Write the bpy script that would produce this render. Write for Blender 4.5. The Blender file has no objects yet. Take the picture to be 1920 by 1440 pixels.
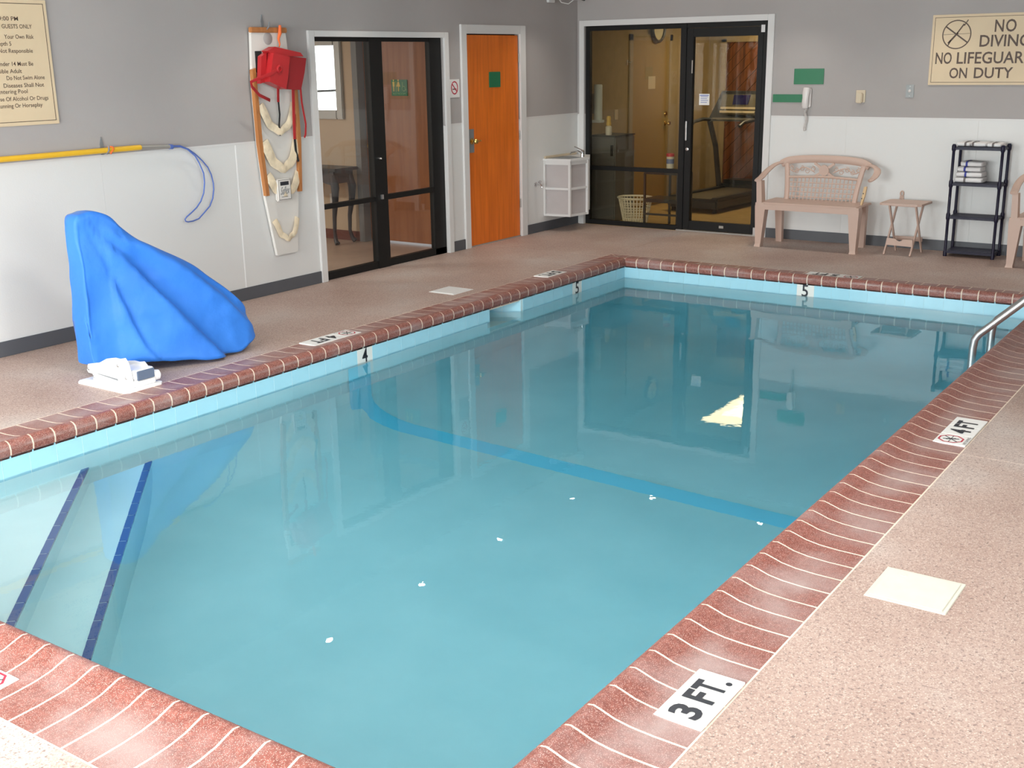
import bpy, bmesh, math, random
from mathutils import Vector, Matrix, noise
random.seed(7)
S = bpy.context.scene
COL = S.collection
PI = math.pi
# ------------------------------------------------------------------ camera, world, lights, exposure
CAM = Vector((6.8545, -11.2469, 1.8152)); YAW, PITCH, ROLL = 0.6062, -0.2752, -0.0157
fw = Vector((-math.sin(YAW)*math.cos(PITCH), math.cos(YAW)*math.cos(PITCH), math.sin(PITCH)))
rt = Vector((math.cos(YAW), math.sin(YAW), 0)); up = rt.cross(fw)
r2 = rt*math.cos(ROLL)+up*math.sin(ROLL); u2 = up*math.cos(ROLL)-rt*math.sin(ROLL)
cd = bpy.data.cameras.new('camera'); cam = bpy.data.objects.new('camera', cd); COL.objects.link(cam)
cam.matrix_world = Matrix(((r2.x, u2.x, -fw.x, CAM.x), (r2.y, u2.y, -fw.y, CAM.y), (r2.z, u2.z, -fw.z, CAM.z), (0, 0, 0, 1)))
cd.sensor_width = 36; cd.lens = 2160.96/1920*36; cd.clip_start = .05
S.camera = cam
S.view_settings.view_transform = 'Standard'; S.view_settings.look = 'None'
S.view_settings.gamma = 1; S.view_settings.use_curve_mapping = False
S.view_settings.exposure = -0.07
W = bpy.data.worlds.new('world'); S.world = W; W.use_nodes = True
W.node_tree.nodes['Background'].inputs[0].default_value = (.80, .90, 1, 1)
W.node_tree.nodes['Background'].inputs[1].default_value = 1.2

def area(name, loc, rot, sx, sy, power, col=(1, 1, 1), spread=180):
    l = bpy.data.lights.new(name, 'AREA'); l.shape = 'RECTANGLE'; l.size = sx; l.size_y = sy
    l.energy = power; l.color = col; l.spread = math.radians(spread)
    o = bpy.data.objects.new(name, l); COL.objects.link(o); o.location = loc; o.rotation_euler = rot
    return o
WINS = [(0.5, 2.7), (3.1, 5.3), (5.7, 7.9)]          # windows in the wall behind the camera
for i, (a, b) in enumerate(WINS):
    area('daylight', ((a+b)/2, -12.97, 1.45), (math.radians(90), 0, 0), b-a, 1.7, (430, 290, 130)[i], (.95, .98, 1))
area('daylight_side', (8.62, -8.6, 1.45), (math.radians(90), 0, math.radians(90)), 3.4, 1.6, 110, (.97, .99, 1))
area('lobby_daylight', (-4.42, -5.1, 1.5), (math.radians(90), 0, math.radians(-90)), 1.15, 1.2, 28, (.95, .98, 1))
for px_, py_, pw_ in ((4.05, -7.25, 80), (3.6, -11.5, 60)): area('added_fill_light', (px_, py_, 2.555), (0, 0, 0), 1.15, .55, pw_, (1, .98, .95))  # unseen overhead fill, added to brighten the water and deck
area('lobby_light', (-2.6, -5.3, 2.36), (0, 0, 0), .3, .3, 60, (1, .95, .88))
area('gym_light', (1.15, 2.5, 2.355), (0, 0, 0), .35, 1.15, 6.5, (1, .88, .66))

# ------------------------------------------------------------------ materials
MAT = {}
def mat(name, c, rough=.6, metal=0, bump=0, bscale=60, var=0, vscale=8, spec=.5, coat=0):
    if name in MAT: return MAT[name]
    m = bpy.data.materials.new(name); m.use_nodes = True; nt = m.node_tree; p = nt.nodes['Principled BSDF']
    c = tuple(c)+(1,)
    p.inputs['Base Color'].default_value = c; p.inputs['Roughness'].default_value = rough
    p.inputs['Metallic'].default_value = metal; p.inputs['Specular IOR Level'].default_value = spec
    p.inputs['Coat Weight'].default_value = coat
    tc = nt.nodes.new('ShaderNodeTexCoord')
    if var:
        n = nt.nodes.new('ShaderNodeTexNoise'); n.inputs['Scale'].default_value = vscale; n.inputs['Detail'].default_value = 4
        nt.links.new(tc.outputs['Object'], n.inputs['Vector'])
        r = nt.nodes.new('ShaderNodeValToRGB')
        r.color_ramp.elements[0].position = .3; r.color_ramp.elements[1].position = .7
        r.color_ramp.elements[0].color = tuple(x*(1-var) for x in c[:3])+(1,)
        r.color_ramp.elements[1].color = tuple(min(1, x*(1+var)) for x in c[:3])+(1,)
        nt.links.new(n.outputs['Fac'], r.inputs[0]); nt.links.new(r.outputs[0], p.inputs['Base Color'])
    if bump:
        n = nt.nodes.new('ShaderNodeTexNoise'); n.inputs['Scale'].default_value = bscale; n.inputs['Detail'].default_value = 3
        nt.links.new(tc.outputs['Object'], n.inputs['Vector'])
        b = nt.nodes.new('ShaderNodeBump'); b.inputs['Strength'].default_value = bump; b.inputs['Distance'].default_value = .01
        nt.links.new(n.outputs['Fac'], b.inputs['Height']); nt.links.new(b.outputs[0], p.inputs['Normal'])
    MAT[name] = m; return m
def nodes_of(m): return m.node_tree, m.node_tree.nodes['Principled BSDF']
def new(nt, t, **kw):
    n = nt.nodes.new(t)
    for k, v in kw.items(): n.inputs[k].default_value = v
    return n
def ramp(nt, src, stops):
    r = nt.nodes.new('ShaderNodeValToRGB'); e = r.color_ramp.elements
    while len(e) < len(stops): e.new(.5)
    for i, (p, c) in enumerate(stops): e[i].position = p; e[i].color = tuple(c)+(1,)
    nt.links.new(src, r.inputs[0]); return r.outputs[0]
def mixc(nt, f, a, b):
    m = nt.nodes.new('ShaderNodeMix'); m.data_type = 'RGBA'
    if isinstance(f, float): m.inputs[0].default_value = f
    else: nt.links.new(f, m.inputs[0])
    for s, v in ((6, a), (7, b)):
        if isinstance(v, tuple): m.inputs[s].default_value = v+(1,)
        else: nt.links.new(v, m.inputs[s])
    return m.outputs[2]
def world_pos(nt):
    g = nt.nodes.new('ShaderNodeNewGeometry'); return g.outputs['Position']
def nz(nt, vec, scale, detail=2):
    n = new(nt, 'ShaderNodeTexNoise', Scale=scale, Detail=detail); nt.links.new(vec, n.inputs['Vector']); return n.outputs['Fac']
def vor(nt, vec, scale):
    n = new(nt, 'ShaderNodeTexVoronoi', Scale=scale); nt.links.new(vec, n.inputs['Vector']); return n
def bumpit(nt, p, h, s=.3, d=.002):
    b = new(nt, 'ShaderNodeBump', Strength=s, Distance=d); nt.links.new(h, b.inputs['Height']); nt.links.new(b.outputs[0], p.inputs['Normal'])

# deck: exposed aggregate
m = mat('deck_aggregate', (.45, .3, .25), .55); nt, p = nodes_of(m); v = world_pos(nt)
c = ramp(nt, nz(nt, v, 1.1, 4), [(.32, (.37, .245, .20)), (.52, (.45, .325, .275)), (.70, (.52, .44, .40))])
vo = vor(nt, v, 190)
c = mixc(nt, ramp(nt, vo.outputs['Distance'], [(.0, (.9,)*3), (.55, (.1,)*3)]), c, ramp(nt, vo.outputs['Color'], [(.24, (.15, .095, .085)), (.42, (.44, .32, .27)), (.60, (.52, .41, .35)), (.78, (.80, .71, .62))]))
c = mixc(nt, ramp(nt, nz(nt, v, 75, 2), [(.60, (0, 0, 0)), (.68, (.75, .75, .75))]), c, (.17, .12, .11))
nt.links.new(c, p.inputs['Base Color']); bumpit(nt, p, vo.outputs['Distance'], .25, .002)
# coping bricks
m = mat('coping_red', (.4, .14, .1), .45); nt, p = nodes_of(m); v = world_pos(nt)
c = ramp(nt, nz(nt, v, 60, 3), [(.3, (.18, .052, .038)), (.6, (.27, .088, .066)), (.8, (.36, .14, .11))])
vo = vor(nt, v, 230)
c = mixc(nt, ramp(nt, vo.outputs['Distance'], [(.18, (.85,)*3), (.34, (.0,)*3)]), c, (.66, .48, .42))
c = mixc(nt, ramp(nt, nz(nt, v, 3.2, 5), [(.52, (0, 0, 0)), (.74, (.45, .45, .45))]), c, (.44, .36, .35))
sx_ = nt.nodes.new('ShaderNodeSeparateXYZ'); nt.links.new(v, sx_.inputs[0])
ad = nt.nodes.new('ShaderNodeMath'); ad.operation = 'ADD'; ad.inputs[1].default_value = .01; nt.links.new(sx_.outputs['Z'], ad.inputs[0])
hz = ramp(nt, ad.outputs[0], [(.007, (0, 0, 0)), (.009, (.9,)*3), (.014, (.75,)*3), (.028, (.0,)*3)])
mm = nt.nodes.new('ShaderNodeMath'); mm.operation = 'MULTIPLY'; nt.links.new(hz, mm.inputs[0]); nt.links.new(ramp(nt, nz(nt, v, 3.4, 6), [(.40, (.1,)*3), (.66, (.9,)*3)]), mm.inputs[1])
c = mixc(nt, mm.outputs[0], c, (.41, .32, .30))
nt.links.new(c, p.inputs['Base Color']); bumpit(nt, p, vo.outputs['Distance'], .2, .0015)
mat('grout', (.76, .64, .52), .8, var=.12, vscale=9)
# wood doors
def wood(name, a, b, rough=.35, axis='Z'):
    m = mat(name, a, rough); nt, p = nodes_of(m); v = world_pos(nt)
    mp = nt.nodes.new('ShaderNodeMapping'); mp.inputs['Scale'].default_value = (9, 9, .55) if axis == 'Z' else (.6, 9, 9)
    nt.links.new(v, mp.inputs[0])
    c = ramp(nt, nz(nt, mp.outputs[0], 3.2, 6), [(.3, b), (.7, a)])
    nt.links.new(c, p.inputs['Base Color']); return m
wood('door_orange', (.82, .19, .018), (.62, .135, .010))
wood('door_brown', (.36, .135, .05), (.28, .095, .035))
wood('tan_wood', (.52, .22, .075), (.38, .14, .04))
wood('panelling', (.27, .090, .032), (.07, .022, .010), .5)
mat('wall_upper', (.392, .366, .356), .75, bump=.05, bscale=45, var=.03, vscale=1.5)
mat('wall_lower', (.70, .70, .69), .5, bump=.06, bscale=120)
mat('ceiling_white', (.74, .73, .71), .9)
mat('baseboard_grey', (.088, .093, .105), .5)
mat('trim_white', (.68, .67, .66), .45)
mat('black_metal', (.010, .010, .010), .45, spec=.25)
mat('black_gap', (.004, .004, .004), .9)
mat('tan_wall', (.60, .47, .34), .8)
mat('ochre_wall', (.36, .27, .15), .8, var=.06)
mat('ochre_floor', (.52, .35, .13), .7, var=.1)
mat('ochre_door', (.34, .235, .095), .6)
mat('lobby_tile', (.50, .36, .28), .35, var=.14, vscale=3)
mat('brown_base', (.16, .055, .045), .5)
mat('tile_aqua', (.38, .68, .80), .12, var=.05, vscale=3)
mat('tile_white', (.80, .80, .76), .15)
mat('tile_navy', (.055, .11, .30), .2)
mat('marker_white', (.83, .82, .79), .3)
mat('ink', (.02, .022, .03), .5)
mat('red_ink', (.50, .03, .06), .5)
m = mat('plaster', (.62, .80, .82), .7); nt, p = nodes_of(m); v = world_pos(nt)
nt.links.new(ramp(nt, nz(nt, v, 1.6, 5), [(.3, (.66, .84, .86)), (.7, (.78, .93, .94))]), p.inputs['Base Color'])
mat('line_blue', (.27, .80, 1.0), .5)
mat('steel', (.58, .58, .58), .34, 1)
mat('chrome', (.75, .75, .76), .12, 1)
mat('brass', (.75, .50, .16), .25, 1)
m = mat('cover_blue', (.02, .20, .70), .6); nt, p = nodes_of(m); tcn = nt.nodes.new('ShaderNodeTexCoord')
nt.links.new(ramp(nt, nz(nt, tcn.outputs['Object'], 2.5, 4), [(.3, (.016, .155, .60)), (.7, (.026, .20, .70))]), p.inputs['Base Color'])
bumpit(nt, p, nz(nt, tcn.outputs['Object'], 9, 4), .35, .02); p.inputs['Sheen Weight'].default_value = .1
mat('white_metal', (.86, .86, .86), .35)
mat('pad_grey', (.13, .18, .27), .6)
mat('bench_plastic', (.56, .40, .33), .5)
mat('bench_scar', (.66, .46, .25), .6)
mat('shelf_plastic', (.011, .009, .028), .42, spec=.3)
mat('towel', (.80, .78, .78), .95, bump=.4, bscale=260)
mat('towel_blue', (.06, .07, .32), .95)
mat('towel_grey', (.17, .15, .15), .95)
mat('yellow_pole', (.82, .48, .03), .3)
mat('hose_blue', (.09, .16, .48), .4)
mat('hook_grey', (.20, .21, .22), .5)
mat('orange_cord', (.85, .16, .04), .7)
mat('board_white', (.72, .69, .65), .45)
mat('strap_cream', (.76, .64, .46), .85, bump=.3, bscale=40, var=.22, vscale=11)
mat('red_dark', (.30, .014, .018), .45, bump=.2, bscale=14)
mat('red_vinyl', (.43, .020, .024), .35, bump=.2, bscale=14)
mat('black_fabric', (.018, .018, .02), .8)
mat('sign_cream', (.68, .54, .36), .55, var=.03, vscale=4)
mat('sign_brown', (.10, .065, .05), .6)
mat('sign_edge', (.62, .55, .42), .6)
mat('sign_green', (.015, .17, .075), .35)
mat('sign_green_text', (.35, .55, .30), .5)
mat('phone_white', (.70, .66, .64), .35)
mat('beige', (.62, .52, .38), .5)
mat('plate_grey', (.30, .32, .32), .4)
mat('cabinet_panel', (.47, .43, .425), .7, var=.03)
mat('basket_white', (.90, .88, .82), .5)
mat('dark_cabinet', (.13, .135, .15), .4)
mat('bottle_yellow', (.75, .52, .12), .4)
mat('label_white', (.75, .74, .72), .5)
mat('can_red', (.60, .03, .05), .4)
mat('can_blue', (.16, .22, .50), .4)
mat('cup_tube', (.70, .80, .90), .3)
mat('console_black', (.045, .05, .062), .4)
mat('frame_silver', (.40, .38, .35), .35, .4)
mat('mirror', (.9, .9, .9), .02, 1)
mat('clock_face', (.75, .68, .48), .5)
mat('treadmill_grey', (.14, .12, .085), .5)
mat('screen_navy', (.02, .02, .10), .2)
mat('lid_cream', (.68, .65, .56), .4, var=.04, vscale=14)
mat('curtain', (.72, .70, .66), .9)
def emit(name, col, s):
    m = bpy.data.materials.new(name); m.use_nodes = True; nt = m.node_tree; nt.nodes.clear()
    e = nt.nodes.new('ShaderNodeEmission'); e.inputs[0].default_value = tuple(col)+(1,); e.inputs[1].default_value = s
    o = nt.nodes.new('ShaderNodeOutputMaterial'); nt.links.new(e.outputs[0], o.inputs[0]); MAT[name] = m; return m
emit('lamp_glow', (1, .96, .9), 60); emit('tube_glow', (1, .86, .58), 9)
def glass(name, tint, ior=1.5):
    m = bpy.data.materials.new(name); m.use_nodes = True; nt = m.node_tree; nt.nodes.clear()
    t = nt.nodes.new('ShaderNodeBsdfTransparent'); t.inputs[0].default_value = tuple(tint)+(1,)
    g = nt.nodes.new('ShaderNodeBsdfGlossy'); g.inputs['Roughness'].default_value = .0
    f = nt.nodes.new('ShaderNodeFresnel'); gb = nt.nodes.new('ShaderNodeNewGeometry'); mr_ = nt.nodes.new('ShaderNodeMapRange')
    mr_.inputs['To Min'].default_value = ior; mr_.inputs['To Max'].default_value = 1/ior; nt.links.new(gb.outputs['Backfacing'], mr_.inputs['Value']); nt.links.new(mr_.outputs[0], f.inputs[0])
    mx = nt.nodes.new('ShaderNodeMixShader'); o = nt.nodes.new('ShaderNodeOutputMaterial')
    nt.links.new(f.outputs[0], mx.inputs[0]); nt.links.new(t.outputs[0], mx.inputs[1]); nt.links.new(g.outputs[0], mx.inputs[2])
    nt.links.new(mx.outputs[0], o.inputs[0]); MAT[name] = m; return m
glass('glass_clear', (.93, .94, .93)); glass('glass_tint', (.86, .83, .74), 1.42)
m = bpy.data.materials.new('water'); m.use_nodes = True; nt = m.node_tree; nt.nodes.clear(); MAT['water'] = m
g = nt.nodes.new('ShaderNodeBsdfGlass'); g.inputs['IOR'].default_value = 1.333; g.inputs['Roughness'].default_value = 0
va = nt.nodes.new('ShaderNodeVolumeAbsorption'); va.inputs['Color'].default_value = (.44, .80, .87, 1); va.inputs['Density'].default_value = .68
o = nt.nodes.new('ShaderNodeOutputMaterial'); nt.links.new(g.outputs[0], o.inputs['Surface']); nt.links.new(va.outputs[0], o.inputs['Volume'])
v = world_pos(nt); mp = nt.nodes.new('ShaderNodeMapping'); mp.inputs['Scale'].default_value = (1, .8, 1); nt.links.new(v, mp.inputs[0])
h1 = nz(nt, mp.outputs[0], 2.2, 3)
b = new(nt, 'ShaderNodeBump', Strength=.25, Distance=.004); nt.links.new(h1, b.inputs['Height'])
b2 = new(nt, 'ShaderNodeBump', Strength=.12, Distance=.001); nt.links.new(nz(nt, v, 22, 2), b2.inputs['Height']); nt.links.new(b.outputs[0], b2.inputs['Normal'])
nt.links.new(b2.outputs[0], g.inputs['Normal'])

# ------------------------------------------------------------------ geometry builder
class G:
    def __init__(s): s.v = []; s.f = []; s.sm = []
    def add(s, vs, fs, smooth=False):
        n = len(s.v); s.v += [Vector(p) for p in vs]; s.f += [tuple(i+n for i in f) for f in fs]; s.sm += [smooth]*len(fs); return s
    def box(s, a, b, bev=0):
        x0, y0, z0 = (min(a[i], b[i]) for i in range(3)); x1, y1, z1 = (max(a[i], b[i]) for i in range(3))
        if bev <= 0:
            return s.add([(x0, y0, z0), (x1, y0, z0), (x1, y1, z0), (x0, y1, z0), (x0, y0, z1), (x1, y0, z1), (x1, y1, z1), (x0, y1, z1)],
                  [(0, 3, 2, 1), (4, 5, 6, 7), (0, 1, 5, 4), (1, 2, 6, 5), (2, 3, 7, 6), (3, 0, 4, 7)])
        bm = bmesh.new(); bmesh.ops.create_cube(bm, size=1)
        for q in bm.verts: q.co = Vector(((x0+x1)/2+q.co.x*(x1-x0), (y0+y1)/2+q.co.y*(y1-y0), (z0+z1)/2+q.co.z*(z1-z0)))
        bev = min(bev, .45*min(x1-x0, y1-y0, z1-z0))
        bmesh.ops.bevel(bm, geom=bm.edges[:], offset=bev, segments=2, affect='EDGES')
        bm.verts.index_update(); s.add([q.co.copy() for q in bm.verts], [[q.index for q in f.verts] for f in bm.faces]); bm.free(); return s
    def obox(s, c, ux, uy, uz, hx, hy, hz):           # oriented box
        c = Vector(c); ux, uy, uz = (Vector(u).normalized() for u in (ux, uy, uz)); vs = []
        for dz in (-1, 1):
            for dx, dy in ((-1, -1), (1, -1), (1, 1), (-1, 1)): vs.append(c+ux*dx*hx+uy*dy*hy+uz*dz*hz)
        return s.add(vs, [(0, 3, 2, 1), (4, 5, 6, 7), (0, 1, 5, 4), (1, 2, 6, 5), (2, 3, 7, 6), (3, 0, 4, 7)])
    def frustum(s, c0, w0, d0, c1, w1, d1):
        vs = []
        for c, w, d in ((c0, w0, d0), (c1, w1, d1)):
            for dx, dy in ((-1, -1), (1, -1), (1, 1), (-1, 1)): vs.append((c[0]+dx*w/2, c[1]+dy*d/2, c[2]))
        return s.add(vs, [(0, 3, 2, 1), (4, 5, 6, 7), (0, 1, 5, 4), (1, 2, 6, 5), (2, 3, 7, 6), (3, 0, 4, 7)])
    def prism(s, pts, d):                              # closed 3-D polygon extruded by vector d
        n = len(pts); d = Vector(d); vs = [Vector(q) for q in pts]+[Vector(q)+d for q in pts]
        return s.add(vs, [tuple(range(n))[::-1], tuple(range(n, 2*n))]+[(i, (i+1) % n, n+(i+1) % n, n+i) for i in range(n)])
    def tube(s, path, a, b=None, n=10, hint=(0, 0, 1), closed=False, cap=True):
        P = [Vector(q) for q in path]; N = len(P); rings = []
        b = a if b is None else b
        hn = Vector(hint)
        for i, q in enumerate(P):
            t = (P[(i+1) % N]-P[i-1]) if (closed or 0 < i < N-1) else (P[1]-P[0] if i == 0 else P[-1]-P[-2])
            t.normalize(); x = hn-t*hn.dot(t)
            if x.length < 1e-3: x = Vector((1, 0, 0))-t*t.x
            if x.length < 1e-3: x = Vector((0, 1, 0))-t*t.y
            x.normalize(); y = t.cross(x)
            if b == a: hn = x
            ai = a[i] if isinstance(a, (list, tuple)) else a; bi = b[i] if isinstance(b, (list, tuple)) else b
            rings.append([q+x*ai*math.cos(k*2*PI/n)+y*bi*math.sin(k*2*PI/n) for k in range(n)])
        vs = [w for r in rings for w in r]; fs = []
        for i in range(N if closed else N-1):
            j = (i+1) % N
            for k in range(n): fs.append((i*n+k, i*n+(k+1) % n, j*n+(k+1) % n, j*n+k))
        if cap and not closed: fs += [tuple(range(n))[::-1], tuple(range((N-1)*n, N*n))]
        return s.add(vs, fs, True)
    def lathe(s, c, prof, n=24, axis=(0, 0, 1), cap=True):
        c = Vector(c); z = Vector(axis).normalized(); x = z.orthogonal().normalized(); y = z.cross(x)
        vs = []; fs = []
        for r_, h in prof:
            for k in range(n): t = 2*PI*k/n; vs.append(c+z*h+x*r_*math.cos(t)+y*r_*math.sin(t))
        for i in range(len(prof)-1):
            for k in range(n): fs.append((i*n+k, i*n+(k+1) % n, (i+1)*n+(k+1) % n, (i+1)*n+k))
        if cap: fs += [tuple(range(n))[::-1], tuple(range((len(prof)-1)*n, len(prof)*n))]
        return s.add(vs, fs, True)
    def cyl(s, a, b, r, n=16):
        a, b = Vector(a), Vector(b); return s.lathe(a, [(r, 0), (r, (b-a).length)], n, b-a)
    def build(s, name, m, parent=None, local=False, auto=True):
        off = Vector((0, 0, 0))
        if parent is not None and not local:
            q = parent
            while q is not None: off += q.location; q = q.parent
        me = bpy.data.meshes.new(name); me.from_pydata([q-off for q in s.v], [], s.f); me.validate()
        bm = bmesh.new(); bm.from_mesh(me); bmesh.ops.recalc_face_normals(bm, faces=bm.faces); bm.to_mesh(me); bm.free()
        if len(me.polygons) == len(s.sm):
            for pl, sm in zip(me.polygons, s.sm): pl.use_smooth = sm
        if any(s.sm) and auto:
            try: me.set_sharp_from_angle(angle=math.radians(42))
            except Exception: pass
        me.materials.append(MAT[m]); o = bpy.data.objects.new(name, me); COL.objects.link(o)
        if parent is not None: o.parent = parent
        return o
def tag(o, label=None, cat=None, group=None, kind=None):
    if label: o['label'] = label
    if cat: o['category'] = cat
    if group: o['group'] = group
    if kind: o['kind'] = kind
    return o
def thing(name, loc, label, cat, group=None, rz=0):
    o = bpy.data.objects.new(name, None); COL.objects.link(o); o.location = loc; o.rotation_euler.z = rz; o.empty_display_size = .1
    return tag(o, label, cat, group)
def root(name, kind='structure', loc=(0, 0, 0)):
    o = bpy.data.objects.new(name, None); COL.objects.link(o); o.location = loc; return tag(o, kind=kind)
def share(o, parent, loc, rz=0, name=None):            # linked copy of one mesh
    c = o.copy(); COL.objects.link(c); c.parent = parent; c.location = loc; c.rotation_euler.z = rz; return c
def copy_tree(o, parent=None):
    c = o.copy(); COL.objects.link(c); c.parent = parent
    for ch in list(o.children): copy_tree(ch, c)
    return c
def cap_height():
    cu = bpy.data.curves.new('t', 'FONT'); cu.body = 'H'; o = bpy.data.objects.new('t', cu); COL.objects.link(o)
    me = bpy.data.meshes.new_from_object(o); bpy.data.objects.remove(o); ys_ = [q.co.y for q in me.vertices]; return max(ys_)-min(ys_)
CAP = cap_height()
def fit_text(s, P0, U, V, w, h, name, m, parent, lift=.0015, bold=0, shear=0):
    cu = bpy.data.curves.new('t', 'FONT'); cu.body = s; cu.extrude = .0; cu.offset = bold; cu.shear = shear; cu.resolution_u = 3
    o = bpy.data.objects.new('t', cu); COL.objects.link(o)
    me = bpy.data.meshes.new_from_object(o); bpy.data.objects.remove(o)
    xs = [q.co.x for q in me.vertices]; ys = [q.co.y for q in me.vertices]
    x0, x1, y0, y1 = min(xs), max(xs), min(ys), max(ys); U, V, P0 = Vector(U), Vector(V), Vector(P0); N = U.cross(V).normalized()
    if w is None: w = (.0190 if s.upper() == s else .0158)*len(s); h = .0245*(y1-y0)/CAP; P0 = P0+V*.0245*y0/CAP
    off = Vector((0, 0, 0)); q = parent
    while q is not None: off += q.location; q = q.parent
    for q in me.vertices: q.co = P0+U*((q.co.x-x0)/(x1-x0)*w)+V*((q.co.y-y0)/(y1-y0)*h)+N*lift-off
    me.materials.append(MAT[m]); me.name = name; o = bpy.data.objects.new(name, me); COL.objects.link(o); o.parent = parent; return o

# ------------------------------------------------------------------ dimensions
XL, XR, YB, YN = 1.7362, 5.3446, -2.0118, -9.3468
ZW = -.1433; CW = .321; H = 2.6; WZ = 1.2137; XE, YE = 8.5, -12.8
UP = (0, 0, 1)
# ------------------------------------------------------------------ floor slabs
floor = root('floor')
T0 = -.149; g0 = CW+.007; jy = -5.86; e = .003
def slab(x0, y0, x1, y1): G().box((x0, y0, -.12), (x1, y1, 0)).build('slab', 'deck_aggregate', floor)
slab(T0, jy+e, XL-g0, -1.82-e); slab(T0, YE, XL-g0, jy-e)
slab(XR+g0, jy+e, XE, YB+g0-e); slab(XR+g0, YN-g0, XE, jy-e)
slab(T0, -1.82+e, XL-g0, 0); slab(XL-g0+2*e, YB+g0, XE, 0); slab(XL-g0+2*e, YE, XR+g0, YN-g0)
slab(XR+g0+2*e, YE, XE, YN-g0-2*e)
jj = G()
jj.box((0, -1.82-e, -.12), (XL-g0, -1.82+e, -.0015)); jj.box((XR+g0, jy-e, -.12), (XE, jy+e, -.0015)); jj.box((0, jy-e, -.12), (XL-g0, jy+e, -.0015))
jj.box((XL-g0, -1.82, -.12), (XL-g0+2*e, 0, -.0015)); jj.box((XR+g0, YB+g0-e, -.12), (XE, YB+g0, -.0015))
jj.build('joint', 'grout', floor)
G().box((-.16, YE, -.3), (XL-g0, 0, -.12)).build('subfloor', 'grout', floor)
# ------------------------------------------------------------------ pool coping
coping = root('trim_1')
PROF = [(0, -.042), (-.010, -.034), (-.014, -.006), (-.008, .020), (.008, .033), (.028, .0365), (.055, .0285), (.095, .0150), (.15, .0060), (.22, .0015), (CW, .0), (CW, -.05), (0, -.05)]
SIDES = [  # origin corner, direction along, outward direction, length
    (Vector((XR, YN, 0)), Vector((0, 1, 0)), Vector((1, 0, 0)), YB-YN), (Vector((XL, YN, 0)), Vector((0, 1, 0)), Vector((-1, 0, 0)), YB-YN),
    (Vector((XL, YB, 0)), Vector((1, 0, 0)), Vector((0, 1, 0)), XR-XL), (Vector((XL, YN, 0)), Vector((1, 0, 0)), Vector((0, -1, 0)), XR-XL)]
GR = .0046
for (O, A, N, L) in SIDES:
    n = round(L/.125); pitch = L/n
    gg = G(); gg2 = None; m0 = [(s_, z) for s_, z in PROF]; vs = []
    for a in (GR, pitch-GR):
        for s_, z in m0: vs.append(A*a+N*s_+Vector((0, 0, z)))
    k = len(m0); gg.add(vs, [tuple(range(k)), tuple(range(k, 2*k))]+[(i, (i+1) % k, k+(i+1) % k, k+i) for i in range(k)], True)
    first = gg.build('brick', 'coping_red', coping); first.location = O
    for i in range(1, n): share(first, coping, O+A*(pitch*i))
    for (C0, B) in ((O, -A), (O+A*L, A)):               # mitred corner pieces
        for j in range(3):
            k0, k1 = j*.107+GR, (j+1)*.107-GR; vs = []
            for kk in (k0, k1):
                for s_, z in m0: vs.append(C0+B*max(min(kk, s_-GR), -.02 if j == 0 else kk if s_ > kk else min(kk, max(s_-GR, 0)))+N*s_+Vector((0, 0, z)))
            q = G(); q.add(vs, [tuple(range(k)), tuple(range(k, 2*k))]+[(i, (i+1) % k, k+(i+1) % k, k+i) for i in range(k)], True); q.build('brick', 'coping_red', coping)
MP = [(.003, -.041), (-.009, -.034), (-.0128, -.006), (-.0068, .0190), (.0085, .0318), (.028, .0354), (.055, .0275), (.095, .0140), (.15, .0052), (.22, .0008), (CW+.007, -.0006), (CW+.007, -.06), (.004, -.06)]
q = G(); vs = []; k = len(MP)
for (sx, sy) in ((1, 1), (-1, 1), (-1, -1), (1, -1)):
    for s_, z in MP: vs.append(((XR+s_) if sx > 0 else (XL-s_), (YB+s_) if sy > 0 else (YN-s_), z))
q.add(vs, [(i*k+j, i*k+(j+1) % k, ((i+1) % 4)*k+(j+1) % k, ((i+1) % 4)*k+j) for i in range(4) for j in range(k)], True)
q.build('mortar', 'grout', coping)
# ------------------------------------------------------------------ pool shell
pool = root('pool_basin')
PK = (-4.18, -3.72)                                        # skimmer pocket in the left wall
def fz(y):
    t = (y-YN)/(YB-YN); return -1.06-.61*t
Rc = .40
def steps(a, b):
    d = b-a; base = [0, .012, .035, .07, .12, .18, .25, .33, .40]; n = 26
    inn = [.40+(d-.80)*i/n for i in range(1, n)]
    return [a+t for t in base]+[a+t for t in inn]+[b-t for t in reversed(base)]
xs, ys = steps(XL-.002, XR+.002), steps(YN-.002, YB+.002)
def coz(x, y):
    z = fz(y)
    for d in (x-xs[0], xs[-1]-x, y-ys[0], ys[-1]-y):
        if d < Rc: z += Rc-math.sqrt(max(0, Rc*Rc-(Rc-d)**2))
    return z
q = G(); q.add([(x, y, coz(x, y)) for y in ys for x in xs], [(j*len(xs)+i, j*len(xs)+i+1, (j+1)*len(xs)+i+1, (j+1)*len(xs)+i) for j in range(len(ys)-1) for i in range(len(xs)-1)], True)
q.build('pool_floor', 'plaster', pool, auto=False)
q = G(); zt = -.045
def wallstrip(p0, p1, z0a, z0b, ztop=zt):
    q.add([(p0[0], p0[1], z0a), (p1[0], p1[1], z0b), (p1[0], p1[1], ztop), (p0[0], p0[1], ztop)], [(0, 1, 2, 3)])
for i in range(len(ys)-1):
    for x in (xs[0], xs[-1]):
        a, b_ = ys[i], ys[i+1]
        wallstrip((x, a), (x, b_), coz(x, a), coz(x, b_), zt if x == xs[-1] else -.8)
for i in range(len(xs)-1):
    for y in (ys[0], ys[-1]): wallstrip((xs[i], y), (xs[i+1], y), coz(xs[i], y), coz(xs[i+1], y))
x = xs[0]
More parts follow.
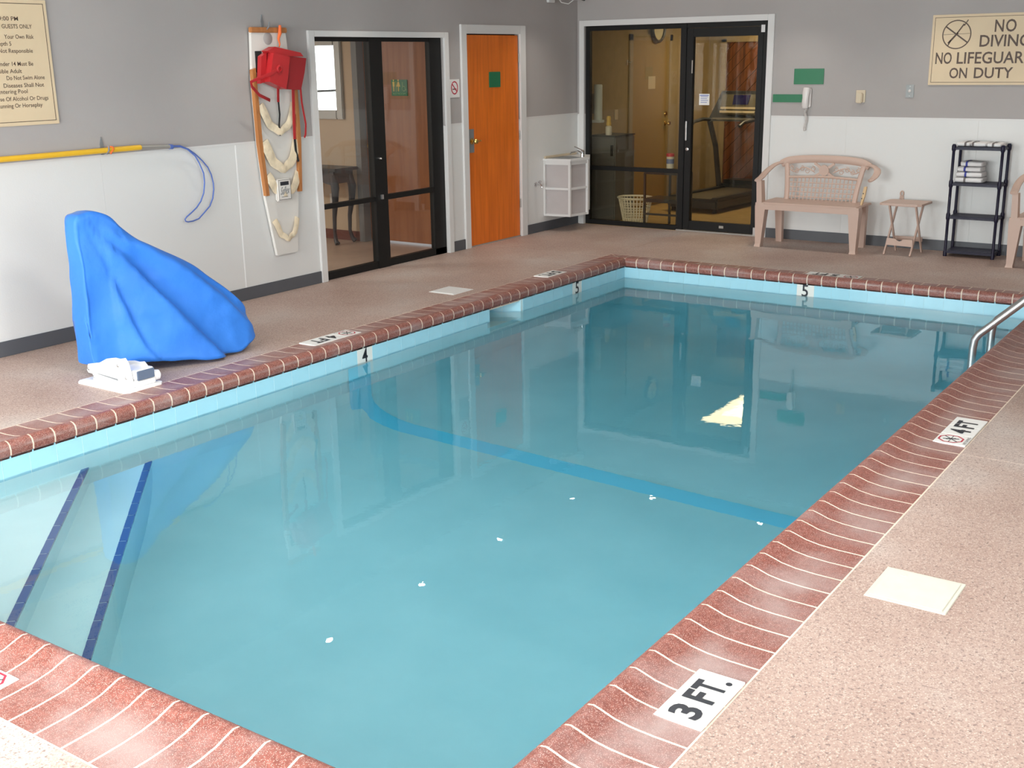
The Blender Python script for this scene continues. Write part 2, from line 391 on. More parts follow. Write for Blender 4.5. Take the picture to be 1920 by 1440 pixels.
wallstrip((x, ys[0]), (x, PK[0]), -.8, -.8); wallstrip((x, PK[1]), (x, ys[-1]), -.8, -.8); wallstrip((x, PK[0]), (x, PK[1]), -.8, -.8, -.36)
pk = [(x, PK[0]), (1.42, PK[0]), (1.42, -3.92), (x, PK[1])]
for a, b_ in zip(pk[:-1], pk[1:]): wallstrip(a, b_, -.36, -.36)
q.add([(a, b_, -.36) for a, b_ in pk], [(0, 1, 2, 3)])
q.build('pool_wall', 'plaster', pool)
# waterline tiles
tw, th = .152, .146
proto = {}
def tile_at(P, A, N, name='tile', m='tile_aqua'):
    q = G(); a = Vector(A)*(tw/2-.0015); N_ = Vector(N); P = Vector((0, 0, 0)); z1, z0 = Vector((0, 0, -.037)), Vector((0, 0, -.037-th))
    q.prism([P-a+z0-N_*.007, P+a+z0-N_*.007, P+a+z1-N_*.007, P-a+z1-N_*.007], N_*.007); return q
tiles = root('trim_2')
for si, (O, A, N, L) in enumerate(SIDES):
    n = round(L/.152); pt = L/n; first = None
    for i in range(n):
        c0 = O+A*(pt*(i+.5))
        if si == 1 and PK[0]-.03 < c0.y < PK[1]+.03: continue
        num = (si == 1 and (abs(c0.y+5.64) < pt/2 or abs(c0.y+2.845) < pt/2)) or (si == 2 and abs(c0.x-3.53) < pt/2)
        if num:
            o_ = tile_at(c0, A, -N).build('tile', 'tile_white', tiles, local=True); o_.location = c0; tag(o_, 'white number tile in the waterline')
            U = Vector((0, 1, 0)) if si == 1 else Vector((1, 0, 0)); d = '4' if c0.y < -5 and si == 1 else '5'
            fit_text(d, c0-U*.030-N*.0005+Vector((0, 0, -.152)), U, UP, .055, .104, 'numeral', 'ink', o_, bold=.012)
        elif first is None:
            first = tile_at(c0, A, -N).build('tile', 'tile_aqua', tiles, local=True); first.location = c0
        else: share(first, tiles, c0)
dd = (Vector((x, PK[1], 0))-Vector((1.42, -3.92, 0))); dl = dd.length; dd.normalize(); nn = Vector((dd.y, -dd.x, 0))
for i in range(3):
    c0 = Vector((x, PK[1], 0))-dd*(.076+i*.152)+nn*.006; o_ = tile_at(c0, dd, nn).build('tile', 'tile_aqua', tiles, local=True); o_.location = c0
c0 = Vector((x-.08, PK[0]+.006, 0)); o_ = tile_at(c0, (1, 0, 0), (0, 1, 0)).build('tile', 'tile_aqua', tiles, local=True); o_.location = c0
# corner steps
for z, sm_ in ((-.40, -6.07), (-.65, -5.67)):
    st = G(); x0, y0 = XL-.004, YN-.004; X1, Y1 = sm_-y0, sm_-x0
    st.prism([(x0, y0, -1.2), (X1, y0, -1.2), (x0, Y1, -1.2)], (0, 0, z+1.2)); so = st.build('pool_step', 'plaster', pool)
    a, b_ = Vector((x0, Y1, z)), Vector((X1, y0, z)); L = (b_-a).length; n = int(L/.152); d = (b_-a).normalized(); inn = Vector((-1, -1, 0)).normalized()
    for i in range(n):
        c0 = a+d*(i+.5)*L/n; t_ = G(); t_.obox(c0+inn*.012+Vector((0, 0, -.008)), d, inn, UP, L/n/2-.003, .018, .012); t_.build('tile', 'tile_navy', so)
# blue stripe at the 4 ft break
q = G(); y0, y1 = -5.78, -5.56; prof = [(XL+.0005, -.19)]+[(xx, coz(xx, (y0+y1)/2)) for xx in xs]+[(XR-.0005, -.19)]
prof[1] = (XL, prof[1][1]); prof[-2] = (XR, prof[-2][1]); vs = []
for (xx, z) in prof:
    for y in (y0, y1): vs.append((xx, y, z+.004 if -1.2 > z else z+.002))
for i, vv in enumerate(vs):
    if i < 6: vs[i] = (vv[0]+.004, vv[1], vv[2])
q.add(vs, [(2*i, 2*i+1, 2*i+3, 2*i+2) for i in range(len(prof)-1)], True)
q.build('floor_stripe', 'line_blue', pool, auto=False)
# water
mg = .02
poly = [(XL-mg, YN-mg), (XR+mg, YN-mg), (XR+mg, YB+mg), (XL-mg, YB+mg), (XL-mg, PK[1]+mg), (1.40, -3.90), (1.40, PK[0]-mg), (XL-mg, PK[0]-mg)]
w = G().prism([(a, b_, -1.95) for a, b_ in poly], (0, 0, 1.95+ZW)).build('pool_water', 'water'); tag(w, kind='structure')

# ------------------------------------------------------------------ walls
def clean_wall(name, boxes_u, boxes_l):
    r_ = root(name); u = G(); l = G()
    for bx in boxes_u: u.box(*bx)
    for bx in boxes_l: l.box(*bx)
    if boxes_u: u.build('upper_wall', 'wall_upper', r_)
    if boxes_l: l.build('lower_wall', 'wall_lower', r_)
    return r_
WY0, WY1, WZT = -4.19, -2.338, 2.0587       # outer trim of window_1
DY0, DY1, DZT = -2.14, -1.047, 2.134
wo, do_ = (-4.12, -2.405, 2.01), (-2.055, -1.145, 2.05)
T = -.15
wl = clean_wall('wall_left', [((T, YE, WZ), (0, wo[0], H)), ((T, wo[0], wo[2]), (0, wo[1], H)), ((T, wo[1], WZ), (0, do_[0], H)), ((T, do_[0], do_[2]), (0, do_[1], H)), ((T, do_[1], WZ), (0, .15, H))], [])
pz = [(-12.8, -11.135), (-11.135, -9.915), (-9.915, -8.695), (-8.695, -7.475), (-7.475, -6.255), (-6.255, -5.035), (-5.035, wo[0]), (wo[1], do_[0]), (do_[1], 0)]
G().box((T, YE, 0), (-.006, wo[0], WZ)).box((T, wo[1], 0), (-.006, do_[0], WZ)).box((T, do_[1], 0), (-.006, .15, WZ)).build('lower_backing', 'trim_white', wl)
for a, b_ in pz:
    G().box((-.006, a+.0005, .0), (.002, b_-.0005, WZ-.006)).build('wainscot_panel', 'wall_lower', wl)
    if abs(a+5.035) < .01: G().box((.0015, a-.006, .1), (.0035, a+.006, WZ-.006)).build('batten', 'white_metal', wl)
G().box((-.002, YE, WZ-.006), (.004, wo[0], WZ+.012)).box((-.002, wo[1], WZ-.006), (.004, do_[0], WZ+.012)).box((-.002, do_[1], WZ-.006), (.004, 0, WZ+.012)).build('wainscot_cap', 'trim_white', wl)
bo = (.093, 2.205, 2.14)
wb = clean_wall('wall_back', [((0, 0, bo[2]), (bo[1], .15, H)), ((0, 0, WZ), (bo[0], .15, bo[2])), ((bo[1], 0, WZ), (XE, .15, H))], [])
G().box((0, .006, 0), (bo[0], .15, WZ)).box((bo[1], .006, 0), (XE, .15, WZ)).build('lower_backing', 'trim_white', wb)
for a, b_ in [(0, bo[0]), (bo[1], 3.05), (3.05, 4.27), (4.27, 5.49), (5.49, 6.71), (6.71, 7.93), (7.93, XE)]:
    G().box((a+.0004, -.002, 0), (b_-.0004, .006, WZ-.006)).build('wainscot_panel', 'wall_lower', wb)
G().box((bo[1], -.004, WZ-.006), (XE, .002, WZ+.012)).build('wainscot_cap', 'trim_white', wb)
wr = clean_wall('wall_right', [((XE, YE, WZ), (XE+.15, -10.4, H)), ((XE, -10.4, 2.3), (XE+.15, -6.8, H)), ((XE, -6.8, WZ), (XE+.15, .15, H))],
    [((XE, YE, 0), (XE+.15, -10.4, WZ)), ((XE, -10.4, 0), (XE+.15, -6.8, .6)), ((XE, -6.8, 0), (XE+.15, .15, WZ))])
un, ln = [], []
xsw = [T]+[c_ for ab in WINS for c_ in ab]+[XE+.15]
for i in range(0, len(xsw), 2): un.append(((xsw[i], YE-.15, WZ), (xsw[i+1], YE, H))); ln.append(((xsw[i], YE-.15, 0), (xsw[i+1], YE, WZ)))
for a, b_ in WINS: un.append(((a, YE-.15, 2.32), (b_, YE, H))); ln.append(((a, YE-.15, 0), (b_, YE, .58)))
clean_wall('wall_front', un, ln)
for i, (a, b_) in enumerate(WINS+[(-10.4, -6.8)]):
    r_ = root('window_%d' % (i+3)); fr = G(); pn = G()
    if i < 3:
        for x_ in (a, (a+b_)/2-.03, b_-.06): fr.box((x_, YE-.10, .58), (x_+.06, YE-.04, 2.32))
        for z_ in (.58, 2.26): fr.box((a, YE-.10, z_), (b_, YE-.04, z_+.06))
        pn.box((a, YE-.075, .6), (b_, YE-.07, 2.3))
    else:
        for y_ in (a, (a+b_)/2-.03, b_-.06): fr.box((XE+.04, y_, .6), (XE+.10, y_+.06, 2.3))
        for z_ in (.6, 2.24): fr.box((XE+.04, a, z_), (XE+.10, b_, z_+.06))
        pn.box((XE+.07, a, .62), (XE+.075, b_, 2.28))
    fr.build('window_frame', 'trim_white', r_); pn.build('window_pane', 'glass_clear', r_)
tag(G().box((T, YE-.15, H), (XE+.15, .15, H+.1)).build('ceiling', 'ceiling_white'), kind='structure')
# baseboards
def bb(name, segs):
    q = G()
    for s_ in segs: q.box(*s_, .003)
    tag(q.build(name, 'baseboard_grey'), kind='structure')
bb('baseboard_left', [((.002, YE, 0), (.012, WY0, .1)), ((.002, WY1, 0), (.012, DY0, .1)), ((.002, DY1, 0), (.012, 0, .1))])
bb('baseboard_back', [((2.27, -.012, 0), (XE, -.002, .1))])
# trims
def casing(name, fx, a0, a1, zt_, i0, i1, it, face):     # white casing around an opening
    r_ = root(name)
    for lo, hi, z0, z1 in ((a0, i0, 0, zt_), (i1, a1, 0, zt_), (i0, i1, it, zt_)):
        (G().box((-.005, lo, z0), (.022, hi, z1), .003) if face == 'x' else G().box((lo, -.022, z0), (hi, .005, z1), .003)).build('casing_board', 'trim_white', r_)
    return r_
casing('trim_3', 0, WY0, WY1, WZT, wo[0], wo[1], wo[2], 'x')
casing('trim_4', 0, DY0, DY1, DZT, do_[0], do_[1], do_[2], 'x')
casing('trim_5', 0, .0336, 2.2733, 2.1979, bo[0], bo[1], bo[2], 'y')
# ------------------------------------------------------------------ window_1: black glazed screen to the lobby
w1 = root('window_1'); fx0, fx1 = -.075, -.02
def fbar(y0, y1, z0, z1, nm='frame_bar', d=0): G().box((fx0-d, y0, z0), (fx1+d, y1, z1), .003).build(nm, 'black_metal', w1)
fbar(-4.12, -4.085, 0, 2.01); fbar(-2.58, -2.405, 0, 2.01); fbar(-3.42, -3.255, 0, 2.01, 'mullion', .008)
fbar(-4.085, -2.58, 1.975, 2.01); fbar(-4.085, -3.42, .605, .645); fbar(-3.255, -2.58, .605, .65); fbar(-4.12, -2.405, 0, .065, 'sill')
for a, b_ in ((-4.085, -3.42), (-3.255, -2.58)):
    for z0, z1 in ((.065, .605), (.645, 1.975)): G().box((-.05, a, z0), (-.045, b_, z1)).build('glass_pane', 'glass_clear', w1)
G().lathe((-.012, -3.36, .98), [(.012, 0), (.012, .02), (.007, .03)], 12, (1, 0, 0)).build('latch_knob', 'chrome', w1)
G().box((-.012, -3.36, .62), (.004, -3.335, .66)).build('latch', 'steel', w1)
# ------------------------------------------------------------------ door_1
d1 = root('door_1')
slabo = G().box((-.045, -2.045, .012), (-.004, -1.158, 2.04), .002).build('door_leaf', 'door_orange', d1)
G().box((-.004, -2.043, .93), (-.001, -1.945, 1.157), .001).build('lock_plate', 'hook_grey', d1)
kn = G().lathe((-.001, -1.985, 1.04), [(.030, 0), (.030, .006), (.010, .012), (.010, .035), (.024, .042), (.028, .056), (.020, .068)], 16, (1, 0, 0)).build('door_knob', 'brass', d1)
G().tube([(.05, -1.985, 1.04), (.055, -1.94, 1.04), (.052, -1.905, 1.045)], .008, n=8).build('lever', 'brass', kn)
for z in (.35, 1.05, 1.82): G().cyl((.004, -1.153, z-.045), (.004, -1.153, z+.045), .006, 10).build('hinge', 'frame_silver', d1)
G().box((-.1, -2.055, 0), (-.002, -1.145, .012)).build('threshold', 'frame_silver', d1)
G().box((-.14, -2.055, .0), (-.05, -1.145, 2.05)).build('door_stop', 'black_gap', d1)
# ------------------------------------------------------------------ window_2 / door_2: black storefront to the gym
w2 = root('window_2'); ya, yb_ = .02, .075
def bbar(x0, x1, z0, z1, nm='frame_bar', par=None, d=0): return G().box((x0, ya-d, z0), (x1, yb_+d, z1), .003).build(nm, 'black_metal', par or w2)
bbar(.093, .145, 0, 2.14); bbar(1.245, 1.31, 0, 2.14, 'mullion', d=.01); bbar(2.15, 2.205, 0, 2.14); bbar(.145, 2.15, 2.09, 2.14)
bbar(.145, 1.245, .605, .650); bbar(.145, 1.245, 0, .05, 'sill')
for z0, z1 in ((.05, .605), (.65, 2.09)): G().box((.145, .045, z0), (1.245, .050, z1)).build('glass_pane', 'glass_tint', w2)
d2 = root('door_2')
bbar(1.312, 1.385, .02, 2.088, 'stile', d2); bbar(2.09, 2.148, .02, 2.088, 'stile', d2); bbar(1.385, 2.09, 2.0, 2.088, 'rail', d2); bbar(1.385, 2.09, .02, .11, 'rail', d2)
G().box((1.385, .045, .11), (2.09, .050, 2.0)).build('glass_pane', 'glass_tint', d2)
G().box((1.325, -.004, .955), (1.343, .016, 1.155), .004).build('door_handle', 'steel', d2)
G().lathe((1.345, .02, .865), [(.017, 0), (.017, .008), (.010, .010)], 14, (0, -1, 0)).build('lock_cylinder', 'steel', d2)
G().box((1.376, .012, 1.64), (1.386, .02, 1.77)).build('strike_plate', 'frame_silver', d2)
G().box((1.74, .012, .055), (1.79, .02, .08)).build('floor_bolt', 'frame_silver', d2)
G().box((2.13, -.0, 2.03), (2.17, .02, 2.10)).build('pivot', 'steel', d2); G().box((2.13, -.005, 0), (2.17, .02, .09)).build('pivot', 'steel', d2)
G().box((1.245, -.012, 0), (2.205, .09, .014), .003).build('threshold', 'frame_silver', d2)

# ------------------------------------------------------------------ lobby behind window_1
lob = root('wall_lobby')
G().box((-4.2, -2.25, 0), (-1.24, -2.19, 2.4)).box((-4.3, -6.2, 0), (-4.2, -5.7, 2.4)).box((-4.3, -4.5, 0), (-4.2, -2.19, 2.4)).box((-4.3, -5.7, 0), (-4.2, -4.5, .85)).box((-4.3, -5.7, 2.15), (-4.2, -4.5, 2.4)).box((-1.24, -2.20, 2.05), (-.15, -2.12, 2.4)).build('plaster_wall', 'tan_wall', lob)
G().box((-4.2, -6.3, 0), (-.15, -6.2, 2.4)).build('end_wall', 'tan_wall', lob)
G().box((-.18, -2.24, 0), (-.15, -2.1, 2.4)).build('wall_return', 'tan_wall', lob)
G().box((-1.27, -2.27, 0), (-1.2, -2.12, 2.07)).box((-1.2, -2.22, 2.02), (-.18, -2.12, 2.07)).build('door_frame', 'pad_grey', lob).data.materials[0] = MAT['hook_grey']
G().box((-4.2, -2.262, 0), (-1.27, -2.25, .10)).build('skirting', 'brown_base', lob)
tag(G().box((-4.3, -6.3, -.1), (T, -2.05, -.001)).build('floor_lobby', 'lobby_tile'), kind='structure')
tag(G().box((-4.3, -6.3, 2.4), (T, -2.05, 2.45)).build('ceiling_lobby', 'ceiling_white'), kind='structure')
lw = root('window_7')
for a, b_ in (((-4.27, -5.7, .85), (-4.23, -5.65, 2.15)), ((-4.27, -4.55, .85), (-4.23, -4.5, 2.15)), ((-4.27, -5.65, .85), (-4.23, -4.55, .9)), ((-4.27, -5.65, 2.1), (-4.23, -4.55, 2.15)), ((-4.265, -5.65, 1.42), (-4.235, -4.55, 1.45))): G().box(a, b_).build('frame_bar', 'black_metal', lw)
G().box((-4.252, -5.65, .9), (-4.248, -4.55, 2.1)).build('glass_pane', 'glass_clear', lw)
for y0_, y1_ in ((-5.85, -5.55), (-4.72, -4.4)):
    q = G(); n_ = 40; vs = [(-4.15+.022*math.sin(i*1.15), y0_+(y1_-y0_)*i/n_, z_) for i in range(n_+1) for z_ in (.8, 2.2)]
    q.add(vs, [(2*i, 2*i+2, 2*i+3, 2*i+1) for i in range(n_)], True).build('curtain', 'tan_wall', lw, auto=False)
dl_ = root('door_3')
G().box((-1.2, -2.17, .02), (-.18, -2.135, 2.02), .002).build('door_leaf', 'door_brown', dl_)
G().box((-1.165, -2.1805, .90), (-1.09, -2.170, 1.15), .003).build('lock_plate', 'brass', dl_)
G().lathe((-1.125, -2.17, .98), [(.022, 0), (.012, .01), (.012, .035), (.026, .045), (.026, .06), (.01, .07)], 14, (0, -1, 0)).build('door_knob', 'brass', dl_)
G().lathe((-1.125, -2.17, 1.09), [(.02, 0), (.018, .012)], 14, (0, -1, 0)).build('lock_cylinder', 'brass', dl_)
rs = thing('restroom_sign', (-.735, -2.17, 1.55), 'green restroom sign with figures seen through the left glass', 'sign')
G().box((-.836, -2.178, 1.476), (-.632, -2.170, 1.631), .002).build('sign_board', 'sign_green', rs)
def fig(g, x, z, s, woman=False):
    g.lathe((x, -2.178, z+.052*s), [(.008*s, 0), (.008*s, .001)], 10, (0, -1, 0))
    if woman: g.prism([(x-.008*s, -2.178, z+.04*s), (x+.008*s, -2.178, z+.04*s), (x+.02*s, -2.178, z), (x-.02*s, -2.178, z)], (0, -.001, 0))
    else: g.prism([(x-.013*s, -2.178, z+.04*s), (x+.013*s, -2.178, z+.04*s), (x+.010*s, -2.178, z), (x-.010*s, -2.178, z)], (0, -.001, 0))
    g.box((x-.007*s, -2.179, z-.04*s), (x-.002*s, -2.178, z)); g.box((x+.002*s, -2.179, z-.04*s), (x+.007*s, -2.178, z)); return g
fg = G(); fig(fg, -.805, 1.565, 1.15); fig(fg, -.745, 1.565, 1.15, True); fg.box((-.776, -2.179, 1.515), (-.773, -2.178, 1.62)); fg.build('figures', 'bottle_yellow', rs)
wc = G(); wc.tube([(-.675+.022*math.cos(t), -2.179, 1.545+.022*math.sin(t)) for t in [i*PI/6 for i in range(12)]], .003, n=5, closed=True)
wc.tube([(-.69, -2.179, 1.61), (-.688, -2.179, 1.565), (-.66, -2.179, 1.565), (-.648, -2.179, 1.53)], .004, n=5); wc.build('wheelchair_symbol', 'sign_green_text', rs)
fit_text('RESTROOM', (-.815, -2.1785, 1.487), (1, 0, 0), UP, .16, .018, 'lettering', 'sign_green_text', rs)
mr = thing('wall_mirror', (-1.75, -2.25, 1.6), 'silver framed mirror hanging on the tan lobby wall', 'mirror')
q = G(); mx0, mx1, mz0, mz1 = -2.08, -1.405, 1.243, 2.06
for (a, b_) in (((mx0, mz0), (mx0+.09, mz1)), ((mx1-.09, mz0), (mx1, mz1)), ((mx0+.09, mz0), (mx1-.09, mz0+.09)), ((mx0+.09, mz1-.09), (mx1-.09, mz1))):
    G().box((a[0], -2.285, a[1]), (b_[0], -2.25, b_[1]), .008).build('frame_bar', 'frame_silver', mr)
G().box((mx0+.088, -2.272, mz0+.088), (mx1-.088, -2.262, mz1-.088)).build('mirror_glass', 'mirror', mr)
ct = thing('console_table', (-1.75, -2.43, 0), 'black console table with cabriole legs in the lobby', 'table')
G().box((-2.28, -2.62, .745), (-1.24, -2.27, .775), .008).build('table_top', 'console_black', ct)
q = G(); aps = []
q.prism([(-2.22, -2.585, .745), (-2.22, -2.585, .60), (-2.1, -2.585, .62), (-2.0, -2.585, .655), (-1.75, -2.585, .64), (-1.5, -2.585, .655), (-1.42, -2.585, .62), (-1.30, -2.585, .60), (-1.30, -2.585, .745)], (0, .02, 0))
q.box((-1.32, -2.58, .62), (-1.30, -2.3, .745)); q.box((-2.22, -2.58, .62), (-2.20, -2.3, .745)); q.build('apron', 'console_black', ct)
for lx, sx in ((-1.33, 1), (-2.19, -1)):
    for ly, sy in ((-2.56, -1), (-2.33, 1)):
        path = [(lx, ly, .70), (lx+.03*sx, ly+.012*sy, .58), (lx+.02*sx, ly+.01*sy, .45), (lx-.012*sx, ly, .28), (lx-.02*sx, ly, .12), (lx+.0*sx, ly+.01*sy, .04), (lx+.03*sx, ly+.02*sy, .012)]
        G().tube(path, [.04, .042, .032, .022, .018, .022, .028], n=10, hint=(1, 0, 0)).build('leg', 'console_black', ct)
G().box((-1.86, -2.256, .36), (-1.79, -2.2505, .47), .002)
so = G().box((-1.68, -2.258, .36), (-1.61, -2.2505, .475), .002).build('wall_socket', 'label_white'); tag(so, 'small white socket plate behind the black console table', 'socket')

# ------------------------------------------------------------------ gym behind the back glass
gy = root('wall_gym')
G().box((-.12, .15, 0), (-.02, 3.4, 2.4)).box((4.2, .15, 0), (4.3, 3.4, 2.4)).box((-.12, 3.4, 0), (4.3, 3.5, 2.4)).build('plaster_wall', 'ochre_wall', gy)
q = G(); q.box((-.02, 1.20, 0), (.0, 1.27, 2.07)).box((-.02, 2.22, 0), (.0, 2.29, 2.07)).box((-.02, 1.2, 2.0), (0, 2.29, 2.07)); q.build('door_casing', 'ochre_wall', gy)
tag(G().box((-.12, .0, -.1), (4.3, 3.5, -.0005)).build('floor_gym', 'ochre_floor'), kind='structure')
tag(G().box((-.12, .15, 2.4), (4.3, 3.5, 2.45)).build('ceiling_gym', 'ceiling_white'), kind='structure')
dg = root('door_4')
G().box((-.02, 1.27, .01), (-.004, 2.22, 2.0)).build('door_leaf', 'ochre_door', dg)
G().lathe((-.004, 2.13, 1.0), [(.03, 0), (.012, .012), (.012, .04), (.028, .05), (.02, .07)], 14, (1, 0, 0)).build('door_knob', 'brass', dg)
G().lathe((-.004, 2.13, 1.12), [(.03, 0), (.024, .015)], 14, (1, 0, 0)).build('lock_cylinder', 'brass', dg)
G().box((-.004, 1.66, 1.43), (.0, 1.84, 1.58)).build('door_notice', 'beige', dg)
# diagonal plank panelling, clipped to the wall rectangle
def clip(poly, n, c):
    out = []
    for i in range(len(poly)):
        a, b_ = poly[i-1], poly[i]; da = a[0]*n[0]+a[1]*n[1]-c; db = b_[0]*n[0]+b_[1]*n[1]-c
        if (da < 0) != (db < 0): t = da/(da-db); out.append((a[0]+(b_[0]-a[0])*t, a[1]+(b_[1]-a[1])*t))
        if db < 0: out.append(b_)
    return out
k = 0
for i in range(-14, 40):
    d0 = i*.115; s2 = math.sqrt(.5); P = [(-6, -6+d0/s2), (6, 6+d0/s2), (6, 6+(d0+.108)/s2), (-6, -6+(d0+.108)/s2)]
    for n_, c_ in (((-1, 0), -.24), ((1, 0), 3.9), ((0, -1), -.1), ((0, 1), 1.98)): P = clip(P, n_, c_) if P else P
    if P and len(P) > 2:
        G().prism([(a, 3.38, z) for a, z in P], (0, .02, 0)).build('plank', 'panelling', gy)
G().box((.17, 3.36, 0), (.24, 3.4, 2.02)).box((.17, 3.36, 1.98), (3.9, 3.4, 2.08)).build('panel_frame', 'ochre_wall', gy)
cl = thing('wall_clock', (0, 1.85, 2.12), 'round clock with dark rim high on the gym wall', 'clock')
G().lathe((.0, 1.85, 2.14), [(.17, 0), (.17, .035), (.155, .05), (.135, .04), (.135, .02)], 32, (1, 0, 0)).build('rim', 'console_black', cl)
G().lathe((.0, 1.85, 2.14), [(.136, .0), (.136, .024)], 32, (1, 0, 0)).build('face', 'clock_face', cl)
G().box((.024, 1.847, 2.14), (.027, 1.853, 2.24)).box((.024, 1.85, 2.137), (.027, 1.92, 2.143)).build('clock_hands', 'ink', cl)
sw = G().box((-.02, .86, 1.10), (-.012, .94, 1.22), .003).build('light_switch', 'beige'); tag(sw, 'beige switch plate beside the gym door', 'switch')
hk = thing('coat_hook', (-.02, 1.16, 1.75), 'small metal hook on the gym wall beside the door', 'hook')
G().box((-.02, 1.145, 1.72), (-.014, 1.175, 1.78)).build('base_plate', 'steel', hk); G().tube([(-.015, 1.16, 1.76), (.03, 1.16, 1.745), (.04, 1.16, 1.77)], .006, n=6).build('hook', 'steel', hk)
cb = thing('dark_cabinet', (.2, .5, 0), 'tall dark grey water dispenser cabinet inside the gym corner', 'dispenser')
G().box((.0, .26, 0), (.335, .72, .95), .012).build('body', 'dark_cabinet', cb)
G().box((-.005, .255, .95), (.34, .725, .965), .004).build('top_panel', 'console_black', cb)
G().box((.28, .252, .74), (.31, .262, .86)).build('recess', 'black_gap', cb)
cu_ = thing('cup_dispenser', (.05, .33, 1.3), 'pale blue cup dispenser tube above the dark cabinet', 'dispenser')
G().lathe((.055, .36, 1.11), [(.035, 0), (.048, .03), (.048, .40), (.04, .41)], 20).build('tube', 'cup_tube', cu_)
G().box((-.02, .33, 1.2), (.012, .39, 1.42)).build('bracket', 'steel', cu_); G().box((.0, .31, 1.10), (.11, .41, 1.13), .004).build('spout_ring', 'cup_tube', cu_)
bt = thing('spray_bottle', (.2, .35, .965), 'yellow capped bottle standing on the dark cabinet', 'bottle')
G().lathe((.2, .35, .965), [(.034, 0), (.036, .01), (.036, .09), (.02, .105)], 18).build('body', 'label_white', bt)
G().lathe((.2, .35, 1.07), [(.026, 0), (.03, .02), (.022, .06), (.028, .075), (.018, .105)], 16).build('cap', 'bottle_yellow', bt)
cn = thing('wipes_canister', (1.11, .012, .65), 'white and blue wipes canister with red lid on window rail', 'canister')
G().lathe((1.11, .098, .6505), [(.04, 0), (.041, .005), (.041, .02)], 20).lathe((1.11, .098, .6705), [(.041, 0), (.041, .105)], 20).build('body', 'label_white', cn)
G().lathe((1.11, .098, .775), [(.043, 0), (.043, .03), (.036, .034)], 20).build('lid', 'can_red', cn)
G().lathe((1.11, .098, .70), [(.0418, 0), (.0418, .05)], 20).build('label_band', 'can_blue', cn)
# laundry basket
bk = thing('laundry_basket', (.56, .36, 0), 'white lattice laundry basket on the gym floor', 'basket')
c0 = Vector((.565, .33, 0)); NB = 30
G().lathe(c0, [(.135, 0.001), (.14, .02), (.135, .02)], 30).build('base', 'basket_white', bk)
G().tube([c0+Vector((.205*math.cos(t), .17*math.sin(t), .285)) for t in [i*2*PI/36 for i in range(36)]], .011, n=6, closed=True).build('rim', 'basket_white', bk)
q = G()
for i in range(NB):
    t = i*2*PI/NB; q.tube([c0+Vector((.135*math.cos(t), .125*math.sin(t), .01)), c0+Vector((.195*math.cos(t), .165*math.sin(t), .28))], .0055, n=4)
for z_, k in ((.06, .2), (.12, .42), (.18, .64), (.235, .84)):
    q.tube([c0+Vector(((.135+.06*k)*math.cos(t), (.125+.04*k)*math.sin(t), z_)) for t in [i*2*PI/30 for i in range(30)]], .005, n=4, closed=True)
o_ = q.build('lattice', 'basket_white', bk); o_['kind'] = 'stuff'
sd = thing('side_stand', (.98, .2, 0), 'black metal stand with dark shelf beside the white basket', 'stand')
for x_, y_ in ((.80, .11), (1.19, .13), (.95, .42), (1.21, .42)):
    G().box((x_-.011, y_-.011, 0), (x_+.011, y_+.011, .585)).build('leg', 'console_black', sd)
G().box((.79, .10, .27), (1.21, .43, .31), .005).build('shelf', 'console_black', sd); G().box((.79, .10, .575), (1.21, .43, .595), .004).build('top', 'console_black', sd)
G().box((.80, .105, .13), (1.2, .13, .15)).build('stretcher', 'console_black', sd)
# treadmill (local frame, length along +y)
tm = thing('treadmill', (.73, 1.43, 0), 'black and grey treadmill seen through the gym glass door', 'treadmill', rz=math.radians(-4))
def tl(g, n, m): return g.build(n, m, tm, local=True)
tl(G().box((-.34, 0, .05), (.34, 1.5, .16), .02), 'deck', 'console_black'); tl(G().box((-.24, .04, .161), (.24, 1.35, .168)), 'belt', 'treadmill_grey')
for s_ in (-1, 1):
    tl(G().box((s_*.34, .02, .14), (s_*.25, 1.4, .185), .01), 'side_rail', 'console_black')
    tl(G().tube([(s_*.31, 1.25, .14), (s_*.33, 1.15, .7), (s_*.34, 1.0, 1.02)], .034, n=8), 'upright', 'console_black')
    tl(G().tube([(s_*.33, 1.08, 1.03), (s_*.35, .85, 1.05), (s_*.34, .6, 1.03), (s_*.33, .52, .99)], .022, n=8), 'handrail', 'console_black')
    tl(G().lathe((s_*.28, .06, 0), [(.03, 0), (.03, .05)], 12), 'foot', 'black_fabric')
tl(G().box((-.36, 1.3, .05), (.36, 1.65, .26), .05), 'motor_hood', 'console_black')
tl(G().prism([(-.36, .98, 1.02), (.36, .98, 1.02), (.36, 1.16, 1.1), (.30, 1.22, 1.38), (-.30, 1.22, 1.38), (-.36, 1.16, 1.1)], (0, .06, 0)), 'console', 'console_black')
tl(G().prism([(-.25, 1.06, 1.10), (.25, 1.06, 1.10), (.27, 1.18, 1.34), (-.27, 1.18, 1.34)], (0, .01, -.0)), 'control_panel', 'treadmill_grey')
tl(G().prism([(-.09, 1.117, 1.22), (.12, 1.117, 1.22), (.13, 1.172, 1.335), (-.1, 1.172, 1.335)], (0, -.004, 0)), 'display', 'screen_navy')
for i in range(2):
    z_ = 1.12+i*.045; y_ = 1.062+i*.023; tl(G().prism([(-.24, y_, z_), (.24, y_, z_), (.245, y_+.012, z_+.026), (-.245, y_+.012, z_+.026)], (0, -.004, 0)), 'button_row', 'beige')
tl(G().box((-.33, 1.0, 1.03), (.33, 1.05, 1.06), .01), 'grip_bar', 'frame_silver')
gl = thing('ceiling_tube_light', (1.15, 2.5, 2.37), 'glowing fluorescent ceiling fitting inside the gym', 'lamp')
